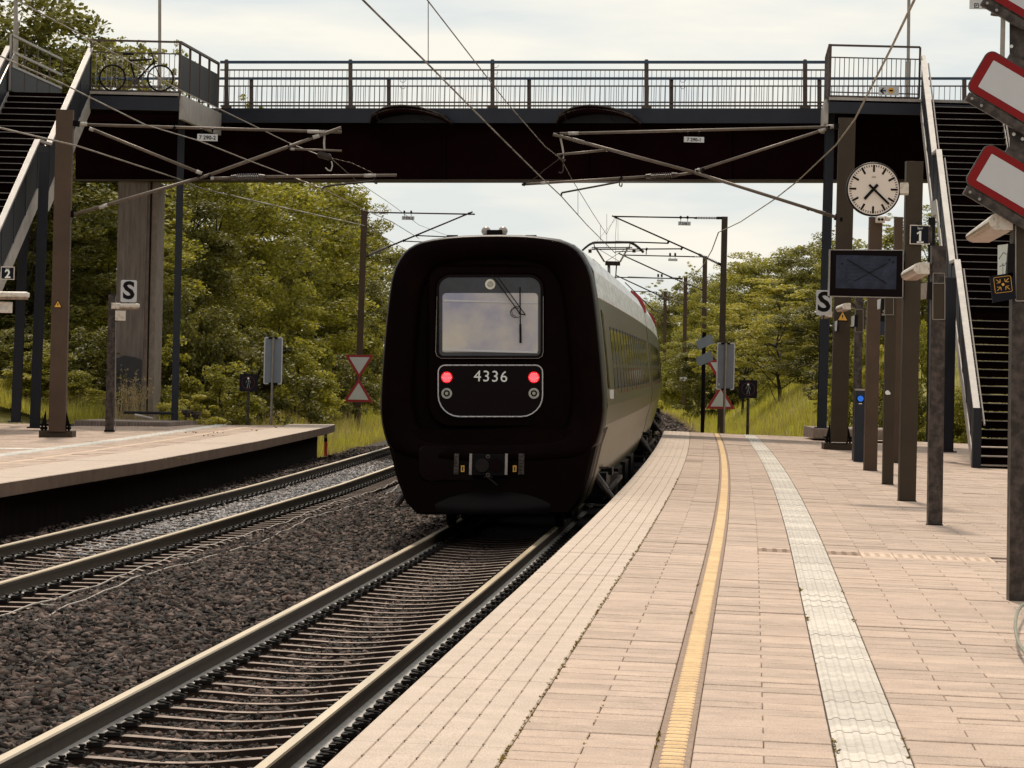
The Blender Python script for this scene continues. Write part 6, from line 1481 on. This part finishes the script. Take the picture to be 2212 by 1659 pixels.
# ================================================================ TREES, BUSHES, GRASS
def make_crown(n_clump, n_leaf, leaf, shape, seed, A=1.6, hollow=.7, flat=.55, cmin=.05, cmax=.11):
    """leaf sprays gathered on many small boughs through an uneven crown; width 1, height 1 standing for A times the width"""
    g_ = np.random.default_rng(seed); C = []
    while len(C) < n_clump:
        p = g_.uniform(-1, 1, 3); h = (p[2] + 1) / 2; rad = shape(h)
        ang = math.atan2(p[1], p[0]); rad *= 1 + .20 * math.sin(3 * ang + seed) + .15 * math.sin(7 * h * 3 + ang * 2 + seed * 2)
        r = math.hypot(p[0], p[1])
        if r < rad and r > rad * g_.uniform(0, hollow): C.append((p[0] * .5, p[1] * .5, h))
    C = np.array(C); k = n_leaf // n_clump; N = k * n_clump
    cs = g_.uniform(cmin, cmax, n_clump)
    d = g_.normal(0, 1, (n_clump, k, 3)); d /= np.linalg.norm(d, axis=2, keepdims=True); d *= g_.uniform(.1, 1.0, (n_clump, k, 1)) ** .45
    d[..., 2] *= flat; M3 = np.array([1, 1, 1 / A]); pos = (C[:, None, :] + d * cs[:, None, None] * M3).reshape(-1, 3)
    a = g_.normal(0, 1, (N, 3)); a[:, 2] = a[:, 2] * .45 - .25; a /= np.linalg.norm(a, axis=1, keepdims=True)
    b = np.cross(a, g_.normal(0, 1, (N, 3)) * np.array([.6, .6, 1.4])); b /= np.linalg.norm(b, axis=1, keepdims=True)
    s = (leaf * g_.uniform(.55, 1.25, N))[:, None]
    a *= M3; b *= M3
    V_ = np.stack([pos - a * s, pos + b * s * .62, pos + a * s, pos - b * s * .62], 1).reshape(-1, 3)
    return V_, np.arange(N * 4).reshape(-1, 4), C
def make_tree(name, seed, n_clump, n_leaf, leaf, shape, m, base, trunk_r=.014, **kw):
    V_, Fc, C = make_crown(n_clump, n_leaf, leaf, shape, seed, **kw)
    V_[:, 2] = base + V_[:, 2] * (1 - base); C[:, 2] = base + C[:, 2] * (1 - base)
    t = bpy.data.objects.new(name, None); COL.objects.link(t)
    cr_ = npobj('crown', V_, Fc, m, t)
    mb = MB(); g_ = random.Random(seed); pts = [Vector((0, 0, -.03))]
    for i in range(1, 8): pts.append(Vector((g_.gauss(0, .006) * i, g_.gauss(0, .006) * i, i * .115)))
    for i in range(7): mb.tube(pts[i], pts[i + 1], trunk_r * (1 - i / 8), 7, trunk_r * (1 - (i + 1) / 8))
    for i in range(26):
        c = C[g_.randrange(len(C))]; z0 = max(.06, c[2] - g_.uniform(.12, .25)); k = min(6, int(z0 / .115)); q = pts[k]
        e = Vector((c[0] * .96, c[1] * .96, c[2])); m_ = (q + e) / 2 + Vector((0, 0, -.02)); mb.tube(q, m_, .005, 5, .0032); mb.tube(m_, e, .0032, 4, .001)
    obj('trunk', mb, m_bark, t)
    return t
sh_round = lambda h: .30 + .75 * math.sqrt(max(0, 1 - (2 * h - .85) ** 2)) * .9 if h < .93 else .25
sh_tall = lambda h: (.52 + .28 * math.sin(h * 3.0)) * (1.0 if h < .8 else (1.02 - h) / .22)
sh_open = lambda h: (.25 + .75 * math.sin(min(1, h * 1.25) * 2.6))
sh_bush = lambda h: math.sqrt(max(0, 1 - (h * .95) ** 2)) * .98
protos = [make_tree('broadleaf_tree', 3, 150, 30000, .0135, sh_round, m_leafA, .05, cmin=.06, cmax=.14), make_tree('broadleaf_tree', 11, 140, 28000, .0135, sh_tall, m_leafA, .05, A=1.9, cmin=.06, cmax=.14),
          make_tree('broadleaf_tree', 23, 150, 30000, .0135, sh_round, m_leafB, .03, cmin=.06, cmax=.14), make_tree('broadleaf_tree', 31, 110, 15000, .0140, sh_open, m_leafC, .12, cmin=.05, cmax=.11, flat=.45),
          make_tree('broadleaf_tree', 47, 210, 9000, .014, sh_tall, m_leafA, .2, A=2.0, cmin=.025, cmax=.055)]
bushes = [make_tree('bush', 5, 70, 10000, .022, sh_bush, m_leafA, .0, .02, A=1, cmin=.07, cmax=.16), make_tree('bush', 8, 70, 10000, .022, sh_bush, m_leafB, .0, .02, A=1, cmin=.07, cmax=.16), make_tree('bush', 9, 60, 8500, .022, sh_bush, m_leafC, .0, .02, A=1, cmin=.07, cmax=.16)]
used = set(); labels = set()
def plant(kind, idx, u, vt, z, wpx, label, group, base=None):
    src = (protos if kind == 'tree' else bushes)[idx]
    top = P(u, vt, z); gz = hills(z, top.x - cx(z)) if base is None else base; H = max(1.0, top.z - gz); W_ = px(wpx, z) * (1.55 if kind == 'tree' and idx != 4 else 1.35)
    if src in used:
        t = src.copy(); COL.objects.link(t)
        for ch in list(src.children): c = copy1(ch, t)
    else: t = src; used.add(src)
    t.location = (top.x, z, gz); t.scale = (W_, W_, H); t.rotation_euler.z = random.uniform(0, 6.28)
    assert label not in labels, label
    labels.add(label); tag(t, label, kind, group)
GL, GR = 'trees on the left side of the line', 'trees on the right side of the line'
L = [ # left wood: variant, u, top v, z, width px, words
 (2, 10, -90, 104, 420, 'tallest dark tree behind the left staircase top, cut by the top edge'),
 (2, 40, -60, 108, 330, 'second tall tree just right of the tallest one at the top left'),
 (0, 110, 30, 112, 330, 'olive green tree whose top shows between staircase rail and bicycle'),
 (4, 212, 50, 124, 230, 'sparse tree directly left of the bicycle above the landing'),
 (4, 265, 66, 126, 190, 'thin leafed treetop behind the bicycle saddle'),
 (4, 325, 72, 124, 210, 'thin treetop at the pole behind the bicycle front wheel'),
 (4, 385, 72, 127, 130, 'thin treetop behind the corner post of the left landing'),
 (4, 535, 192, 135, 170, 'low treetop peeking over the left end of the bridge deck'),
 (0, 190, 250, 108, 300, 'broad tree filling the gap between the brown mast and the pier'),
 (2, 60, 300, 100, 300, 'dark tree behind the two blue columns at the far left'),
 (1, 415, 240, 118, 230, 'upright tree right of the far landing column'),
 (0, 480, 270, 126, 260, 'rounded bright green tree under the left part of the bridge'),
 (0, 590, 300, 136, 270, 'rounded tree under the bridge beyond the tall grey sign back'),
 (2, 540, 420, 130, 200, 'darker tree standing low between two bright ones beyond the far platform'),
 (1, 655, 300, 152, 200, 'tall olive tree in the middle of the left wood edge'),
 (2, 720, 385, 165, 190, 'dark tree behind the bracket of the far left mast'),
 (1, 772, 400, 180, 130, 'tree with its top just below the bridge beside the far left mast'),
 (0, 805, 470, 200, 110, 'small crowned tree right of the far left mast'),
 (4, 838, 520, 225, 90, 'last thin tree of the left wood beside the train roof'),
 (2, 760, 560, 160, 150, 'low dark tree behind the red and white triangles'),
 (0, 690, 520, 150, 170, 'mid height tree between the sign back and the triangles'),
 (2, 340, 330, 114, 220, 'dark tree directly behind the concrete pier'),
 (1, 255, 420, 103, 200, 'olive tree left of the concrete pier low down'),

 (2, -110, 60, 106, 330, 'dark tree just outside the left picture edge'),
 (0, -300, 200, 112, 330, 'broad tree well outside the left picture edge'),
]
for a in L: plant('tree', a[0], a[1], a[2], a[3], a[4], a[5], GL)
Rr = [
 (3, 1690, 605, 150, 210, 'light yellow green tree in front of the right wood above the slope'),
 (3, 1610, 640, 165, 150, 'smaller light green tree left of the brightest one on the slope'),
 (1, 1600, 543, 200, 130, 'tree with a pointed sparse top beside the dark mast'),
 (0, 1668, 530, 190, 150, 'rounded tree with a feathery top in the right wood'),
 (0, 1725, 505, 172, 170, 'highest rounded tree left of the blue column'),
 (2, 1775, 500, 165, 150, 'dark tree directly behind the blue landing column'),
 (4, 1825, 470, 150, 110, 'slim treetop seen between the olive masts under the clock'),
 (1, 1857, 520, 140, 140, 'tree between the olive mast and the brown post'),
 (4, 1930, 455, 138, 110, 'thin treetop just right of the clock'),
 (0, 1925, 540, 128, 170, 'tree behind the row of posts at screen height'),
 (1, 1998, 440, 122, 130, 'tree seen in the gap left of the right staircase'),
 (0, 2060, 560, 116, 200, 'bright tree glimpsed through the open staircase risers'),
 (1, 2150, 560, 112, 200, 'tree glimpsed through the staircase near the right mast'),
 (3, 2180, 640, 105, 160, 'light tree low behind the foot of the staircase'),
 (0, 1545, 600, 235, 120, 'hazy tree right of the second far mast'),
 (2, 1500, 585, 260, 120, 'hazy dark tree between the far masts'),
 (4, 1490, 560, 270, 70, 'sparse pointed treetop between the second and third far masts'),
 (0, 1455, 640, 300, 110, 'distant grey green tree left of the third far mast'),
 (4, 1425, 600, 330, 90, 'sparse distant treetop above the train roof end'),
 (2, 1400, 650, 360, 120, 'most distant dark tree directly over the train roof'),
 (0, 1340, 668, 380, 120, 'distant tree almost hidden behind the train roof'),
 (2, 1560, 700, 180, 130, 'dark low tree behind the slanted sign backs'),
 (2, 1640, 700, 185, 150, 'shaded tree filling the wood edge under the bright tree'),
 (0, 1510, 700, 215, 100, 'low tree between the second and third far masts'),
 (1, 1457, 735, 250, 70, 'low leafy tree left of the kilometre plate'),
 (2, 1780, 650, 140, 150, 'shaded tree behind the S board'),

 (0, 2290, 420, 118, 260, 'tree just outside the right picture edge'),
 (2, 2440, 400, 124, 300, 'dark tree well outside the right picture edge'),
]
for a in Rr: plant('tree', a[0], a[1], a[2], a[3], a[4], a[5], GR)
GBs, GBr = 'bushes along the left wood edge', 'bushes along the right slope'
Bl = [(1, 20, 700, 93, 170, 'bush behind the leftmost blue column'), (0, 110, 740, 91.5, 150, 'sunlit bush left of the brown mast foot'), (2, 60, 830, 90.8, 110, 'low yellow green bush between the two blue columns'),
 (1, 205, 690, 94, 170, 'dark bush between brown mast and lamp post'), (2, 190, 835, 90.8, 120, 'low bright bush just right of the brown mast foot'), (0, 340, 720, 96, 130, 'bush showing right of the pier'),
 (1, 440, 640, 102, 170, 'large dark bush right of the blue landing column'), (2, 400, 850, 91.5, 110, 'low pale bush behind the valve stubs'), (0, 480, 780, 97, 140, 'leafy bush left of the no walking sign'),
 (1, 560, 690, 108, 170, 'bush behind the tall grey sign back'), (0, 640, 720, 118, 150, 'bush right of the tall grey sign back'), (1, 700, 740, 128, 120, 'shaded bush on the grass bank behind the platform corner'),
 (1, 745, 760, 140, 110, 'dark bush left of the triangle board'), (0, 800, 700, 150, 110, 'bush between triangle board and train'), (2, 820, 640, 170, 80, 'pale bush close to the left edge of the train'), (0, 610, 600, 122, 150, 'tall bush above the grey sign back'), (1, 380, 600, 101, 130, 'dark shrub in the gap between pier and landing column')]
for a in Bl: plant('bush', a[0], a[1], a[2], a[3], a[4], a[5], GBs)
Br = [(1, 1815, 760, 118, 110, 'dark bush between the blue column and the olive mast'), (0, 1862, 700, 105, 110, 'bush behind the blue help box'), (2, 1900, 740, 102, 90, 'bright bush in the slot between the brown posts'),
 (0, 1990, 680, 103, 100, 'bush left of the broad black column'), (1, 1945, 760, 100, 90, 'shaded bush behind the clock post'), (2, 2075, 800, 98, 90, 'bright bush under the staircase edge'), (0, 2140, 740, 97, 130, 'bush behind the lower staircase steps'),
 (0, 1480, 760, 215, 80, 'bush beside the kilometre plate mast'), (1, 1560, 740, 178, 90, 'bush behind the right triangle board'), (0, 1455, 780, 225, 60, 'small bush right of the train end'),
 (2, 1795, 850, 112, 60, 'low bush at the foot of the slope beside the column'), (0, 2040, 860, 98, 80, 'low bush at the edge of the paving behind the staircase')]
for a in Br: plant('bush', a[0], a[1], a[2], a[3], a[4], a[5], GBr)
for p_ in protos + bushes:
    if p_ not in used:
        for c in list(p_.children): bpy.data.objects.remove(c)
        bpy.data.objects.remove(p_)
# grass
def blades(n, z0, z1, o0, o1, h0, h1, w, m, label, pw=1.4, name='grass'):
    z = z0 + (z1 - z0) * rng.uniform(0, 1, n) ** pw; o_ = rng.uniform(o0, o1, n); X_ = cxv(z) + o_
    hz = np.vectorize(hills)(z, o_); h = rng.uniform(h0, h1, n) * (.75 + .35 * np.sin(z * .9 + o_ * 1.7)); a = rng.uniform(0, 6.28, n)
    lx_, ly = rng.normal(0, .22, n) * h, rng.normal(0, .22, n) * h; ww = w * (z / 110)
    b0 = np.stack([X_ - np.cos(a) * ww, z - np.sin(a) * ww, hz - .1], 1); b1 = np.stack([X_ + np.cos(a) * ww, z + np.sin(a) * ww, hz - .1], 1); tp = np.stack([X_ + lx_, z + ly, hz + h], 1)
    V_ = np.stack([b0, b1, tp], 1).reshape(-1, 3); o = npobj(name, V_, np.arange(n * 3).reshape(-1, 3), m); o['kind'] = 'stuff'; o['label'] = label
blades(70000, 93, 190, 4.3, 19, .22, .62, .012, m_grass, 'tall green grass on the slope right of the track')
blades(6000, 93, 150, 4.6, 14, .5, .95, .010, m_drygrass, 'pale seeding grass stems on the right slope', name='seed_grass')
blades(9000, 96, 240, 2.9, 5.0, .10, .32, .012, m_drygrass, 'dry grass along the ballast shoulder', name='dry_grass')
blades(30000, 110, 300, 3.3, 12, .2, .6, .012, m_grass, 'green grass bank beside the far masts')
blades(60000, 89, 170, -17, -7.6, .2, .6, .012, m_grass, 'green grass bank beyond the far platform')
blades(7000, 89, 130, -17, -8.2, .5, 1.0, .010, m_drygrass, 'pale seeding grass stems beyond the far platform', name='seed_grass')
blades(9000, 91, 130, -9.6, -7.0, .10, .35, .012, m_drygrass, 'dry grass at the ballast edge beyond the far platform', name='dry_grass')
blades(14000, 88.5, 97, -24, -13, .25, .8, .011, m_grass, 'weeds behind the far platform')
blades(14000, 92, 100, 9, 22, .2, .7, .011, m_grass, 'weeds behind the near platform')
V_ = []
for i in range(120):
    c = P(285 + random.gauss(0, 18), 893, 88 + random.random()); h = random.uniform(.3, 1.0) * (1.3 if random.random() < .1 else 1); l = Vector((random.gauss(0, .12), 0, h)); V_ += [c + Vector((-.006, 0, -.2)), c + Vector((.006, 0, -.2)), c + l]
    for k in range(5): q = c + l * random.uniform(.5, 1); V_ += [q, q + Vector((.03, 0, .01)), q + Vector((random.gauss(0, .04), random.gauss(0, .03), .05))]
V_ = np.array([tuple(v) for v in V_]); o = npobj('seed_grass', V_, np.arange(len(V_)).reshape(-1, 3), m_drygrass); o['kind'] = 'stuff'; o['label'] = 'dry weed tuft at the foot of the concrete pier'
